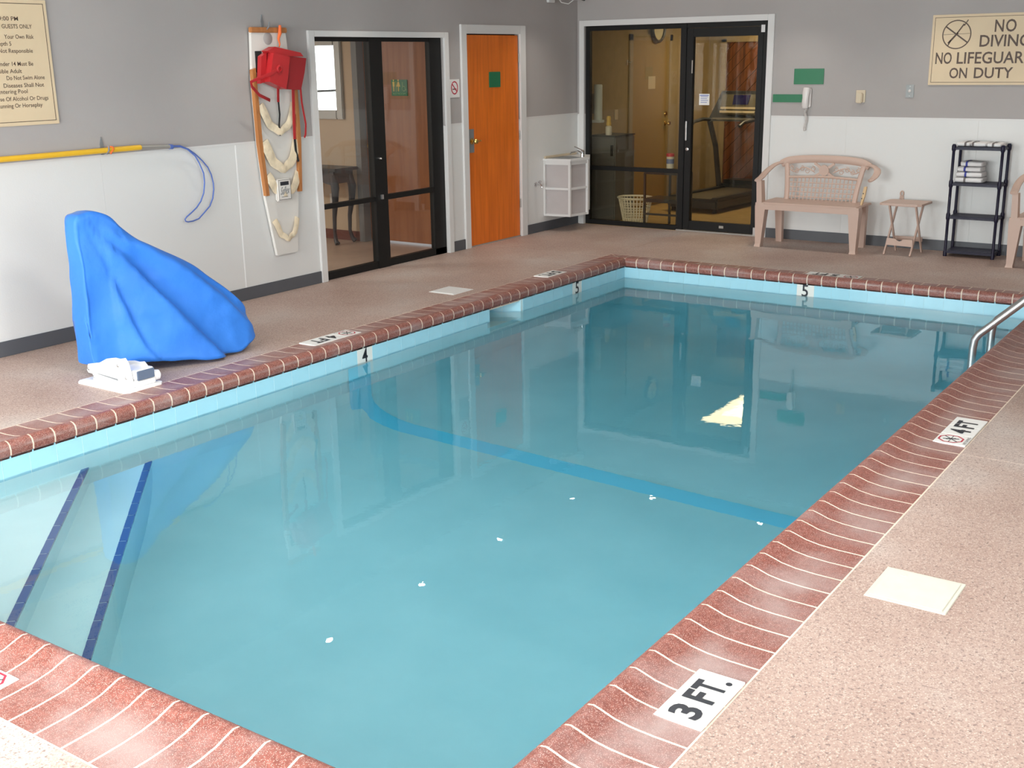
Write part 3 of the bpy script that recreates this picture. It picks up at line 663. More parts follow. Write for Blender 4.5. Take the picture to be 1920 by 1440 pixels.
G().box((.80, 1.6, 2.375), (1.40, 3.2, 2.4)).build('housing', 'label_white', gl); G().box((.84, 1.65, 2.364), (1.36, 3.15, 2.375)).build('diffuser', 'tube_glow', gl)
nt_ = thing('door_notice', (1.515, .044, 1.375), 'small white paper notice on the gym glass door', 'notice')
G().box((1.457, .041, 1.319), (1.573, .0445, 1.432)).build('paper', 'label_white', nt_)
q = G()
for i in range(4): q.box((1.475, .0402, 1.40-i*.019), (1.557-.01*(i % 2), .041, 1.406-i*.019))
q.box((1.465, .0402, 1.412), (1.565, .041, 1.422)); q.build('print_lines', 'can_blue', nt_)

# ------------------------------------------------------------------ pool lift and cover
lf = thing('pool_lift_base', (1.18, -7.14, 0), 'white metal pool lift anchor bracket beside the blue cover', 'lift')
lx, ly = 1.18, -7.14
G().prism([(.99, -7.298, .0), (1.41, -7.298, .0), (1.435, -7.27, 0), (1.435, -7.05, 0), (1.41, -7.025, 0), (.99, -7.025, 0), (.965, -7.05, 0), (.965, -7.27, 0)], (0, 0, .012)).build('base_plate', 'white_metal', lf)
side = [(.983, .066), (1.0, .105), (1.11, .127), (1.184, .161), (1.254, .175), (1.30, .174), (1.345, .185), (1.368, .16), (1.385, .106), (1.398, .012), (1.035, .012), (1.035, .05), (.995, .052)]
G().prism([(a, -7.225, b_) for a, b_ in side], (0, .014, 0)).build('side_bracket', 'white_metal', lf)
G().prism([(a, -7.095, .012+(b_-.012)*.72) for a, b_ in side], (0, .012, 0)).build('side_bracket', 'white_metal', lf)
for bx, bz in ((1.008, .078), (1.052, .036), (1.29, .135), (1.355, .068)):
    G().lathe((bx, -7.225, bz), [(.011, 0), (.011, .006), (.006, .010)], 12, (0, -1, 0)).build('bolt', 'steel', lf)
G().prism([(1.085, -7.2255, .060), (1.27, -7.2255, .052), (1.27, -7.2255, .040), (1.085, -7.2255, .056)], (0, -.0015, 0)).build('slot', 'hook_grey', lf)
G().box((1.03, -7.212, .05), (1.24, -7.095, .085), .01).build('cross_block', 'white_metal', lf)
G().box((1.26, -7.212, .012), (1.412, -7.065, .055), .008).build('socket_block', 'white_metal', lf)
G().box((1.25, -7.205, .055), (1.408, -7.07, .112), .006).build('top_cap', 'white_metal', lf)
G().box((1.408, -7.195, .052), (1.416, -7.075, .108), .003).build('end_pad', 'pad_grey', lf)
G().lathe((1.37, -7.065, .05), [(.030, 0), (.034, .01), (.028, .045), (.012, .055)], 18, (.3, 1, 0)).build('knob', 'white_metal', lf)
# cloth cover: lofted rings with radiating folds
ST = [(-7.15, .87, .62, .03, .06, .32), (-7.145, .87, .88, .05, .085, .08), (-7.125, .87, .955, .062, .10, .045), (-7.08, .875, .972, .066, .11, .035), (-7.02, .885, .980, .066, .13, .04), (-6.94, .91, .945, .06, .175, .07),
      (-6.87, .94, .865, .05, .20, .065), (-6.80, .96, .80, .05, .22, .055), (-6.71, .99, .745, .05, .23, .045), (-6.58, 1.02, .67, .05, .235, .03), (-6.45, 1.05, .585, .055, .22, .02), (-6.35, 1.07, .50, .06, .195, .02),
      (-6.25, 1.09, .41, .065, .165, .03), (-6.17, 1.10, .33, .07, .13, .06), (-6.12, 1.10, .27, .06, .10, .09), (-6.10, 1.10, .20, .03, .05, .13)]
RID = [(1.62, .026, .10, .022), (1.30, .038, .16, .025), (1.00, .068, .24, .028), (.66, .055, .17, .025), (.48, .030, .12, .02)]
def ridge(a):
    t = 0
    for th_, am, w1_, w2_ in RID: d = a-th_; t += am*math.exp(-(d/w1_)**2 if d > 0 else -(d/w2_)**2)
    return t
def interp(st, t):
    i = min(int(t), len(st)-2); f_ = t-i; p0 = st[max(i-1, 0)]; p1 = st[i]; p2 = st[i+1]; p3 = st[min(i+2, len(st)-1)]
    return [0.5*((2*b_)+(-a+c_)*f_+(2*a-5*b_+4*c_-d)*f_*f_+(-a+3*b_-3*c_+d)*f_**3) for a, b_, c_, d in zip(p0, p1, p2, p3)]
q = G(); NR, NP = 90, 64; vs = []
for i in range(NR):
    y_, xc, ztop, ht, hb, zb = interp(ST, i*(len(ST)-1)/(NR-1))
    for j in range(NP):
        u = j/NP
        if u < .42: s_ = u/.42; side_ = 1; zz = zb+(ztop-zb)*s_; hw = hb+(ht-hb)*(s_**.75)
        elif u < .5: s_ = (u-.42)/.08; side_ = 1-2*s_; zz = ztop+.006*math.sin(s_*PI); hw = ht
        elif u < .92: s_ = 1-(u-.5)/.42; side_ = -1; zz = zb+(ztop-zb)*s_; hw = hb+(ht-hb)*(s_**.75)
        else: s_ = (u-.92)/.08; side_ = -1+2*s_; zz = zb+.02; hw = hb*.97
        ang = math.atan2(1.0-zz, y_+7.12)+.10*noise.noise(Vector((y_*2.2, zz*2.2, 4))); lenr = math.hypot(1.0-zz, y_+7.12)
        rg = ridge(ang)*min(1, lenr*1.5)*(1 if abs(side_) == 1 else .1)*(.6 if y_ < -7.0 else 1)
        low = 0
        bump_ = .012*noise.noise(Vector((y_*5, zz*5, side_*3)))+.008*noise.ridged_multi_fractal(Vector((y_*4+zz*2, zz*4, side_*3)), .8, 2, 3, 1, 2)
        x_ = xc+side_*(hw+rg-.014+bump_-low)
        yy = y_+.008*noise.noise(Vector((y_*3, zz*7, 7)))
        if zz < zb+.03: zz += .004*math.sin(y_*31)+.010*noise.noise(Vector((y_*9, side_, 2)))
        vs.append((x_, yy, max(.012, zz)))
fs = [(i*NP+j, i*NP+(j+1) % NP, (i+1)*NP+(j+1) % NP, (i+1)*NP+j) for i in range(NR-1) for j in range(NP)]
fs += [tuple(range(NP)), tuple(range((NR-1)*NP, NR*NP))]
cov = thing('lift_cover', (1.0, -6.7, 0), 'bright blue fabric cover draped over the pool lift', 'cover')
q.add(vs, fs, True).build('cover_cloth', 'cover_blue', cov, auto=False)
# ------------------------------------------------------------------ deck lids
def lid(x0, y0, x1, y1, lab, mt='lid_cream'):
    t_ = thing('skimmer_lid', ((x0+x1)/2, (y0+y1)/2, 0), lab, 'lid')
    G().box((x0, y0, -.005), (x1, y1, .003), .002).build('lid_frame', mt, t_)
    G().box((x0+.014, y0+.014, .002), (x1-.014, y1-.014, .006), .002).build('lid_plate', mt, t_)
    return t_
t_ = lid(5.768, -7.555, 6.045, -7.28, 'square cream skimmer lid in the right deck near the 3 FT marker')
G().lathe((5.84, -7.33, .006), [(.012, 0), (.012, .001)], 14).build('finger_hole', 'grout', t_)
t_ = lid(1.055, -4.05, 1.31, -3.78, 'square pale skimmer lid in the left deck near the glass screen', 'label_white')
# ------------------------------------------------------------------ depth markers
def octo(par, c, U, V, r_):
    c, U, V = Vector(c), Vector(U), Vector(V); q = G(); pts = [c+U*r_*math.cos(PI/8+i*PI/4)+V*r_*math.sin(PI/8+i*PI/4) for i in range(8)]
    inn = [c+(p_-c)*.86 for p_ in pts]; Z = U.cross(V)*.001
    q.add([p_+Z for p_ in pts]+[p_+Z for p_ in inn], [(i, (i+1) % 8, 8+(i+1) % 8, 8+i) for i in range(8)]); q.build('warning_octagon', 'red_ink', par)
    q = G(); q.obox(c+Z, U+V, U-V, Z, r_*.84, r_*.04, .0004); q.obox(c+Z*1.1, U, V, Z, r_*.8, r_*.02, .0004); q.obox(c+Z*1.2, U*.35-V, U+V*.35, Z, r_*.6, r_*.06, .0004)
    q.obox(c+Z*1.2, V-U*.8, V*.8+U, Z, r_*.4, r_*.04, .0004); q.build('diver_symbol', 'ink', par)
def marker(P0, U, V, n, txt, sym, lab, last=False):        # P0 lower-left corner for the reader, U reading direction, V up
    P0, U, V = Vector(P0), Vector(U), Vector(V); c = P0+U*n*.076+V*.076
    t_ = thing('depth_marker', (c.x, c.y, 0), lab, 'marker')
    for i in range(n):
        a = P0+U*(.152*i+.001)+V*.001; b_ = P0+U*(.152*(i+1)-.001)+V*.151
        G().box((min(a.x, b_.x), min(a.y, b_.y), -.004), (max(a.x, b_.x), max(a.y, b_.y), .0075), .001).build('tile', 'marker_white', t_)
    z = Vector((0, 0, .0075)); o_ = 0
    if sym: octo(t_, P0+U*.074+V*.084+z, U, V, .062); o_ = .152; fit_text('NO DIVING', P0+U*.018+V*.004+z, U, V, .115, .014, 'lettering', 'ink', t_)
    if last: octo(t_, P0+U*(.304+.078)+V*.084+z, U, V, .062)
    fit_text(txt[0], P0+U*(o_+.030)+V*.028+z, U, V, .062, .098, 'numeral', 'ink', t_, bold=.034)
    fit_text('F', P0+U*(o_+.128)+V*.028+z, U, V, .052, .098, 'letter', 'ink', t_, bold=.034); fit_text('T', P0+U*(o_+.186)+V*.028+z, U, V, .060, .098, 'letter', 'ink', t_, bold=.034)
    if not sym: G().lathe(P0+U*(o_+.264)+V*.036+z, [(.010, 0), (.010, .001)], 14).build('dot', 'ink', t_)
    return t_
sx = XR+CW
marker((sx, -8.632, 0), (0, 1, 0), (-1, 0, 0), 2, '3', False, 'white 3 FT depth marker on the right edge nearest the camera')
marker((sx, -5.755, 0), (0, 1, 0), (-1, 0, 0), 3, '4', True, 'white 4 FT no diving marker on the right pool edge')
marker((XL-CW, -5.44, 0), (0, -1, 0), (1, 0, 0), 3, '4', True, 'white 4 FT no diving marker on the left pool edge by the blue cover')
marker((XL-CW, -2.745, 0), (0, -1, 0), (1, 0, 0), 2, '5', False, 'white 5 FT marker on the left pool edge near the far corner')
marker((3.84, YB+CW, 0), (-1, 0, 0), (0, -1, 0), 3, '5', True, 'white 5 FT marker on the far pool edge')
marker((3.344, YN-CW, 0), (1, 0, 0), (0, 1, 0), 3, '3', False, 'white marker with red octagon on the near pool edge at the frame corner', True)
for o_ in list(bpy.data.objects):
    pass
# ------------------------------------------------------------------ ladder
ld = thing('pool_ladder', (5.4, -3.6, 0), 'stainless steel ladder grab rails at the right pool edge', 'ladder')
for y_ in (-3.86, -3.36):
    path = [(5.245, y_, -1.0), (5.245, y_, -.3), (5.245, y_, .03), (5.252, y_, .085), (5.275, y_, .122), (5.32, y_, .165), (5.51, y_, .35), (5.66, y_, .50), (5.76, y_, .58), (5.86, y_, .60), (5.95, y_, .56), (6.0, y_, .48), (6.01, y_, .3), (6.01, y_, .0)]
    rl = G().tube(path, .0235, n=14, hint=(0, 1, 0)).build('grab_rail', 'steel', ld)
    G().lathe((6.01, y_, 0), [(.05, 0), (.05, .008), (.03, .02)], 18).build('escutcheon', 'steel', rl)
for z_ in (-.35, -.62, -.9): G().box((5.20, -3.84, z_), (5.27, -3.38, z_+.025), .004).build('tread', 'steel', ld)

# ------------------------------------------------------------------ left wall objects
def board_sign(name, lab, fx, a0, a1, z0, z1, face):      # cream sign with thin dark border
    t_ = thing(name, (0, (a0+a1)/2, z0) if face == 'x' else ((a0+a1)/2, 0, z0), lab, 'sign')
    q = G(); bq = G(); i_ = .022; w_ = .004
    if face == 'x':
        q.box((.001, a0, z0), (.012, a1, z1), .002)
        for A_, B_ in (((a0+i_, z0+i_), (a1-i_, z0+i_+w_)), ((a0+i_, z1-i_-w_), (a1-i_, z1-i_)), ((a0+i_, z0+i_), (a0+i_+w_, z1-i_)), ((a1-i_-w_, z0+i_), (a1-i_, z1-i_))): bq.box((.012, A_[0], A_[1]), (.0128, B_[0], B_[1]))
    else:
        q.box((a0, -.012, z0), (a1, -.001, z1), .002)
        for A_, B_ in (((a0+i_, z0+i_), (a1-i_, z0+i_+w_)), ((a0+i_, z1-i_-w_), (a1-i_, z1-i_)), ((a0+i_, z0+i_), (a0+i_+w_, z1-i_)), ((a1-i_-w_, z0+i_), (a1-i_, z1-i_))): bq.box((A_[0], -.0128, A_[1]), (B_[0], -.012, B_[1]))
    q.build('sign_board', 'sign_cream', t_); bq.build('border_line', 'sign_brown', t_); return t_
ru = board_sign('rules_sign', 'cream pool rules sign with brown lettering on the left wall', 0, -7.42, -6.543, 1.450, 2.218, 'x')
for s_, ye, zc, h_ in (('9:00 PM', -6.753, 2.101, .030), ('GUESTS ONLY', -6.663, 2.055, .034), ('Your Own Risk', -6.658, 1.993, .032), ('Depth 5', -6.821, 1.951, .030), ('Not Responsible', -6.677, 1.908, .032),
        ('Under 14 Must Be', -6.685, 1.829, .031), ('Responsible Adult', -6.772, 1.785, .031), ('Do Not Swim Alone', -6.615, 1.744, .031), ('Diseases Shall Not', -6.626, 1.698, .031), ('Entering Pool', -6.749, 1.661, .036), ('Use Of Alcohol Or Drugs', -6.606, 1.616, .036), ('Running Or Horseplay', -6.655, 1.574, .036)):
    o_ = fit_text(s_, (.0125, 0, zc-.011), (0, 1, 0), UP, None, 1, 'lettering', 'sign_brown', ru, lift=.0006, bold=.006)
    mxy = max(q_.co.y for q_ in o_.data.vertices)+ru.location.y
    for q_ in o_.data.vertices: q_.co.y += ye-mxy
nd = board_sign('no_diving_sign', 'cream NO DIVING sign with crossed diver symbol on back wall', 0, 3.79, 4.92, 1.522, 2.137, 'y')
def nt_text(s_, x0, x1, z0, z1): fit_text(s_, (x0, -.0125, z0), (1, 0, 0), UP, x1-x0, z1-z0, 'lettering', 'sign_brown', nd, lift=.0006, bold=.014)
nt_text('N', 4.333, 4.408, 1.978, 2.082); nt_text('O', 4.425, 4.513, 1.976, 2.084); nt_text('DIVING', 4.215, 4.635, 1.852, 1.955); nt_text('NO', 3.842, 3.985, 1.707, 1.810); nt_text('LIFEGUARD', 4.03, 4.69, 1.707, 1.810); nt_text('ON', 3.975, 4.13, 1.580, 1.674); nt_text('DUTY', 4.19, 4.52, 1.580, 1.674)
c0 = Vector((4.011, -.013, 1.963)); q = G(); q.tube([c0+Vector((.122*math.cos(t), 0, .122*math.sin(t))) for t in [i*PI/24 for i in range(48)]], .0015, .0055, n=6, hint=(0, 1, 0), closed=True)
q.obox(c0, (1, 0, -.72), (0, 1, 0), (.72, 0, 1), .122, .0015, .006); q.obox(c0+Vector((0, -.001, .004)), (1, 0, .03), (0, 1, 0), UP, .115, .001, .0015)
q.obox(c0+Vector((.03, -.0005, .05)), (.55, 0, .8), (0, 1, 0), (-.8, 0, .55), .05, .0015, .0055); q.obox(c0+Vector((-.03, -.0005, -.03)), (.7, 0, .8), (0, 1, 0), (-.8, 0, .7), .06, .0015, .0075)
q.obox(c0+Vector((.075, -.0005, .10)), (.5, 0, .8), (0, 1, 0), (-.8, 0, .5), .03, .0015, .004); q.obox(c0+Vector((-.06, -.0005, -.075)), (.4, 0, .8), (0, 1, 0), (-.8, 0, .4), .03, .0015, .004)
q.build('crossed_diver_symbol', 'sign_brown', nd)
def plate(name, lab, cat, a, b_, m, face): 
    o_ = G().box(a, b_, .002).build(name, m); return tag(o_, lab, cat)
plate('green_sign', 'large green sign plate on the back wall above the telephone', 'sign', (2.495, -.008, 1.529), (2.797, -.001, 1.677), 'sign_green', 'y')
plate('green_sign', 'narrow green sign strip on the back wall left of the telephone', 'sign', (2.285, -.008, 1.356), (2.60, -.001, 1.433), 'sign_green', 'y')
plate('green_sign', 'square green sign plate on the orange wooden door', 'sign', (-.004, -1.672, 1.543), (.003, -1.481, 1.691), 'sign_green', 'x')
ns = thing('no_smoking_sign', (0, -2.25, 1.55), 'white no smoking sign between the glass screen and orange door', 'sign')
G().box((.001, -2.325, 1.466), (.006, -2.17, 1.634), .001).build('sign_board', 'label_white', ns)
cy, cz = -2.25, 1.556; q = G(); q.tube([(.007, cy+.048*math.cos(t), cz+.056*math.sin(t)) for t in [i*PI/16 for i in range(32)]], .0012, .006, n=5, hint=(1, 0, 0), closed=True); q.obox((.007, cy, cz), (0, 1, -1), (1, 0, 0), (0, 1, 1), .05, .001, .005); q.build('ring_and_slash', 'red_ink', ns)
G().box((.006, cy-.03, cz-.018), (.0068, cy+.03, cz-.008)).build('cigarette', 'sign_brown', ns)
# telescopic pole with loop
pl = thing('rescue_pole', (.05, -6.3, 1.26), 'yellow telescopic pole with blue loop hung along the left wall', 'pole')
G().cyl((.055, -8.2, 1.252), (.05, -5.953, 1.256), .0185, 14).build('shaft', 'yellow_pole', pl)
G().cyl((.05, -5.955, 1.256), (.047, -5.70, 1.243), .015, 14).build('shaft_tip', 'frame_silver', pl)
G().cyl((.047, -5.70, 1.243), (.046, -5.672, 1.241), .018, 12).build('collar', 'hose_blue', pl)
lp = [(.045, -5.672, 1.243), (.045, -5.60, 1.236), (.045, -5.536, 1.214), (.045, -5.470, 1.16), (.045, -5.437, 1.105), (.045, -5.405, 1.03), (.045, -5.404, .96), (.045, -5.42, .885), (.045, -5.455, .827), (.045, -5.50, .785), (.045, -5.55, .755), (.045, -5.60, .728), (.045, -5.617, .712), (.045, -5.612, .697), (.045, -5.59, .690),
      (.04, -5.54, .69), (.035, -5.48, .70), (.032, -5.425, .735), (.03, -5.36, .78), (.03, -5.325, .835), (.03, -5.308, .90), (.03, -5.307, .945), (.03, -5.32, 1.01), (.03, -5.347, 1.067), (.03, -5.395, 1.12), (.03, -5.455, 1.173), (.035, -5.52, 1.213), (.045, -5.60, 1.243), (.045, -5.672, 1.246)]
G().tube(lp, .0052, n=7, hint=(1, 0, 0)).build('loop', 'hose_blue', pl)
def hook(y_, z_, lab, h_=.10):
    t_ = thing('wall_hook', (0, y_, z_), lab, 'hook')
    G().prism([(0.001, y_-.012, z_-.05), (.001, y_+.012, z_-.05), (.001, y_+.014, z_+.02), (.001, y_, z_+h_-.03), (.001, y_-.014, z_+.02)], (.006, 0, 0)).build('hook_plate', 'hook_grey', t_)
    G().tube([(.006, y_, z_-.035), (.05, y_, z_-.042), (.078, y_, z_-.02), (.082, y_, z_+.012)], .006, n=7, hint=(0, 1, 0)).build('hook_arm', 'hook_grey', t_); return t_
hook(-6.235, 1.275, 'grey wall hook carrying the yellow pole')
cd_ = G().tube([(.05+.024*math.cos(t), -6.20+.012*math.sin(2*t), 1.254+.024*math.sin(t)) for t in [i*PI/6 for i in range(12)]], .005, n=6, hint=(0, 1, 0), closed=True).build('cord_loop', 'orange_cord')
tag(cd_, 'orange cord tied round the yellow pole at its hook', 'cord')
hook(-4.67, 2.10, 'grey wall hook holding up the rescue board')
# spine board
sb = thing('rescue_board', (.04, -4.64, .31), 'white and wood spine board with cream straps hanging on left wall', 'board')
outl = [(-4.823, 2.055), (-4.463, 2.055), (-4.440, 1.80), (-4.400, 1.70), (-4.402, 1.2), (-4.43, .80), (-4.481, .312), (-4.711, .312), (-4.80, .80), (-4.835, 1.2), (-4.845, 1.70), (-4.835, 1.85)]
G().prism([(.014, a, b_) for a, b_ in outl], (.026, 0, 0)).build('panel', 'board_white', sb)
G().box((.02, -4.835, 2.035), (.056, -4.455, 2.075), .006).build('top_bar', 'tan_wood', sb)
for pts in ([(-4.858, 1.762), (-4.825, 1.775), (-4.808, 1.2), (-4.775, .80), (-4.808, .80), (-4.845, 1.2)], [(-4.432, 1.76), (-4.395, 1.74), (-4.388, 1.2), (-4.412, .80), (-4.446, .80), (-4.425, 1.2)]):
    G().prism([(.03, a, b_) for a, b_ in pts], (.035, 0, 0)).build('side_rail', 'tan_wood', sb)
G().lathe((.041, -4.655, 1.992), [(.047, 0), (.045, .0015)], 20, (1, 0, 0)).build('hand_hole', 'wall_upper', sb)
for a, b_ in ((-4.802, -4.735), (-4.56, -4.478)): G().box((.04, a, 1.74), (.047, b_, 1.90), .002).build('pad', 'black_fabric', sb)
for (ya_, yb2, ze, zs, w_) in ((-4.80, -4.43, 1.50, 1.29, .035), (-4.79, -4.425, 1.22, 1.0, .042), (-4.775, -4.43, .96, .80, .036), (-4.735, -4.475, .60, .44, .026)):
    P = []
    for i in range(15):
        t = i/14; yy = ya_+(yb2-ya_)*t; P.append((.056+.016*math.sin(t*PI)+.006*math.sin(t*17), yy, ze-(ze-zs)*math.sin(t*PI)**.8+.008*math.sin(t*23)))
    G().tube(P, .005, [w_*.75+w_*.35*abs(math.cos(i/14*PI)) for i in range(15)], n=8, hint=(1, 0, 0)).build('strap', 'strap_cream', sb)
lb = G().box((.0405, -4.690, .755), (.082, -4.555, .912), .002)
lb = G().box((.078, -4.690, .755), (.080, -4.555, .912)).build('maker_label', 'board_white', sb)
q = G()
for A_, B_ in (((-4.690, .755), (-4.555, .758)), ((-4.690, .909), (-4.555, .912)), ((-4.690, .755), (-4.687, .912)), ((-4.558, .755), (-4.555, .912)), ((-4.668, .868), (-4.575, .898)), ((-4.66, .776), (-4.59, .779))): q.box((.080, A_[0], A_[1]), (.0806, B_[0], B_[1]))
q.build('label_print', 'ink', sb); G().box((.042, -4.70, .745), (.078, -4.545, .92), .01).build('chest_pad', 'board_white', sb)
fit_text('Saflex', (.0808, -4.672, .795), (0, 1, .06), UP, .105, .06, 'script_lettering', 'hook_grey', sb, lift=.0006, shear=.5, bold=.004)
# red bag with straps
rb = thing('rescue_bag', (.1, -4.6, 1.75), 'red vinyl rescue bag with dangling straps hung on the board', 'bag')
def qp(pts, x0, x1, nm, m='red_vinyl'): G().prism([(x0, a, b_) for a, b_ in pts], (x1-x0, 0, 0)).build(nm, m, rb)
qp([(-4.745, 1.885), (-4.575, 1.855), (-4.60, 1.73), (-4.636, 1.612), (-4.806, 1.672), (-4.775, 1.78)], .09, .185, 'front_pouch')
qp([(-4.575, 1.862), (-4.365, 1.842), (-4.395, 1.73), (-4.445, 1.602), (-4.636, 1.615), (-4.60, 1.73)], .09, .155, 'rear_pouch', 'red_dark')
qp([(-4.78, 1.90), (-4.70, 1.93), (-4.43, 1.885), (-4.40, 1.855), (-4.60, 1.86), (-4.76, 1.885)], .09, .16, 'top_flap')
qp([(-4.82, 1.86), (-4.76, 1.89), (-4.80, 1.67), (-4.85, 1.66)], .09, .13, 'side_flap')
G().lathe((.186, -4.70, 1.765), [(.028, 0), (.032, .006), (.018, .012), (.018, .002)], 18, (1, 0, 0)).build('grommet', 'red_vinyl', rb)
def rib(P, w_, nm, m='red_vinyl', th_=.003): G().tube(P, th_, w_, n=6, hint=(1, 0, 0)).build(nm, m, rb)
rib([(.185, -4.70, 1.765), (.19, -4.80, 1.73), (.17, -4.90, 1.70), (.14, -4.955, 1.675), (.13, -4.94, 1.64), (.12, -4.86, 1.575), (.11, -4.75, 1.535), (.10, -4.735, 1.53)], .014, 'strap')
rib([(.10, -4.638, 1.64), (.09, -4.635, 1.56), (.085, -4.633, 1.515)], .014, 'strap'); rib([(.085, -4.632, 1.53), (.08, -4.622, 1.42), (.075, -4.632, 1.33), (.075, -4.628, 1.255)], .009, 'cord', 'black_fabric')
rib([(.10, -4.475, 1.65), (.085, -4.47, 1.45), (.08, -4.475, 1.22)], .017, 'strap'); rib([(.08, -4.475, 1.22), (.07, -4.46, 1.12), (.07, -4.44, 1.04)], .013, 'strap', 'black_fabric')
rib([(.10, -4.375, 1.83), (.09, -4.385, 1.65), (.08, -4.37, 1.50), (.075, -4.335, 1.33), (.075, -4.345, 1.25), (.075, -4.36, 1.225)], .010, 'strap')
for (a, b_) in ((-4.355, 1.825), (-4.43, 1.655)): G().tube([(.12, a+.013*math.cos(t), b_+.016*math.sin(t)) for t in [i*PI/5 for i in range(10)]], .003, n=5, hint=(1, 0, 0), closed=True).build('ring', 'hook_grey', rb)
oc = G().tube([(.074, -4.55, 2.09), (.078, -4.56, 2.03), (.074, -4.575, 1.99), (.07, -4.56, 1.95), (.072, -4.57, 1.93)], [.010, .014, .010, .006, .005], n=8, hint=(1, 0, 0)).build('cord_knot', 'orange_cord'); tag(oc, 'orange cord knotted at the top of the rescue board', 'cord')

# ------------------------------------------------------------------ sink cabinet in the corner
sk = thing('corner_sink', (.15, -.4, 0), 'white framed corner sink cabinet with grey panels and faucet', 'sink')
A_, B_, C_ = Vector((.006, -.69, 0)), Vector((.30, -.65, 0)), Vector((.345, -.36, 0)); D_ = Vector((.006, -.03, 0)); E_ = Vector((.16, -.03, 0)); zb_, zt_ = .163, .755
foot = [A_, B_, C_, E_, D_]
G().prism([q_+Vector((0, 0, zb_+.01)) for q_ in [A_+Vector((.0, .012, 0)), B_+Vector((-.012, .012, 0)), C_+Vector((-.012, 0, 0)), E_+Vector((-.006, -.0, 0)), D_]], (0, 0, zt_-zb_-.02)).build('body', 'cabinet_panel', sk)
for a, b_ in ((A_, B_), (B_, C_), (C_, E_)):
    d = (b_-a); L = d.length; d.normalize(); n_ = Vector((d.y, -d.x, 0))
    for z_ in (zb_+.012, (zb_+zt_)/2+.0, zt_-.02): G().obox((a+b_)/2+Vector((0, 0, z_)), d, n_, UP, L/2, .008, .012 if z_ < zt_-.1 else .022).build('frame_rail', 'trim_white', sk)
for q_ in (A_, B_, C_, E_): G().box((q_.x-.014, q_.y-.014, zb_), (q_.x+.014, q_.y+.014, zt_), .003).build('frame_post', 'trim_white', sk)
G().prism([q_+Vector((0, 0, zt_-.002)) for q_ in [Vector((.003, -.715, 0)), Vector((.322, -.672, 0)), Vector((.372, -.355, 0)), Vector((.18, -.026, 0)), D_]], (0, 0, .022)).build('worktop', 'trim_white', sk)
G().prism([q_+Vector((0, 0, zt_+.020)) for q_ in [Vector((.03, -.66, 0)), Vector((.275, -.625, 0)), Vector((.30, -.40, 0)), Vector((.10, -.30, 0)), Vector((.03, -.35, 0))]], (0, 0, .002)).build('basin', 'hook_grey', sk)
G().box((.006, -.70, zt_+.02), (.024, -.05, zt_+.045), .004).build('splash_ledge', 'beige', sk)
fc = G().lathe((.265, -.33, zt_+.02), [(.022, 0), (.02, .02), (.017, .05), (.02, .06), (.012, .075)], 14).build('faucet', 'chrome', sk)
G().tube([(.265, -.33, zt_+.06), (.235, -.38, zt_+.085), (.195, -.45, zt_+.075), (.19, -.46, zt_+.06)], .009, n=8).tube([(.265, -.33, zt_+.09), (.245, -.37, zt_+.11), (.215, -.42, zt_+.135)], .006, n=6).build('faucet_spout', 'chrome', fc)
hb = thing('hose_tap', (.03, -.87, .5), 'small chrome hose tap on the white wall left of the sink', 'tap')
G().lathe((.002, -.86, .515), [(.028, 0), (.026, .006), (.012, .01), (.012, .06)], 14, (1, 0, 0)).build('flange', 'chrome', hb)
G().tube([(.05, -.86, .515), (.075, -.86, .51), (.085, -.86, .485)], .012, n=8, hint=(0, 1, 0)).build('spout', 'chrome', hb)
G().tube([(.055+.0*t, -.86+.026*math.cos(t), .545+.01*math.sin(t)) for t in [i*PI/5 for i in range(10)]], .005, n=5, closed=True).cyl((.055, -.86, .515), (.055, -.86, .545), .005, 8).build('handle', 'chrome', hb)
# ------------------------------------------------------------------ back wall objects
ph = thing('wall_telephone', (2.64, -.03, 1.4), 'white wall telephone handset with hanging cord', 'telephone')
G().box((2.622, -.03, 1.31), (2.685, -.002, 1.49), .006).build('base', 'phone_white', ph)
G().tube([(2.645, -.040, 1.495), (2.643, -.052, 1.45), (2.640, -.054, 1.40), (2.638, -.052, 1.35), (2.636, -.040, 1.308)], [.034, .036, .03, .034, .03], [.022, .02, .016, .02, .022], n=12, hint=(1, 0, 0)).build('handset', 'phone_white', ph)
cp = []
for i in range(90):
    t = i/89; cp.append((2.645+.013*math.cos(i*1.25)-.008*math.sin(t*9), -.03+.010*math.sin(i*1.25), 1.30-.215*t))
G().tube(cp, .0035, n=5, hint=(1, 0, 0)).build('coiled_cord', 'phone_white', ph)
tb = thing('beige_wall_box', (3.17, -.02, 1.42), 'small beige alarm box on the back wall right of the telephone', 'box')
G().box((3.125, -.012, 1.36), (3.215, -.001, 1.475), .003).build('back_plate', 'beige', tb); G().box((3.135, -.045, 1.355), (3.195, -.012, 1.45), .008).build('body', 'beige', tb)
sp = thing('button_plate', (3.63, -.01, 1.46), 'grey steel plate with white button left of NO DIVING sign', 'switch')
G().box((3.592, -.008, 1.408), (3.667, -.001, 1.525), .002).build('plate', 'plate_grey', sp); G().lathe((3.630, -.008, 1.468), [(.014, 0), (.014, .008), (.009, .012)], 14, (0, -1, 0)).build('button', 'phone_white', sp)
for z_ in (1.423, 1.51): G().lathe((3.63, -.008, z_), [(.004, 0), (.003, .002)], 8, (0, -1, 0)).build('screw', 'steel', sp)
wf = thing('wall_loop', (3.632, -.02, .5), 'small pink loop fitting on the white wall above the folding table', 'hook')
G().tube([(3.632+.014*math.cos(t), -.014, .518+.024*math.sin(t)) for t in [i*PI/8 for i in range(16)]], .007, n=6, hint=(0, 1, 0), closed=True).build('loop', 'bench_plastic', wf); G().box((3.612, -.014, .455), (3.652, -.001, .495), .003).build('plate', 'bench_plastic', wf)
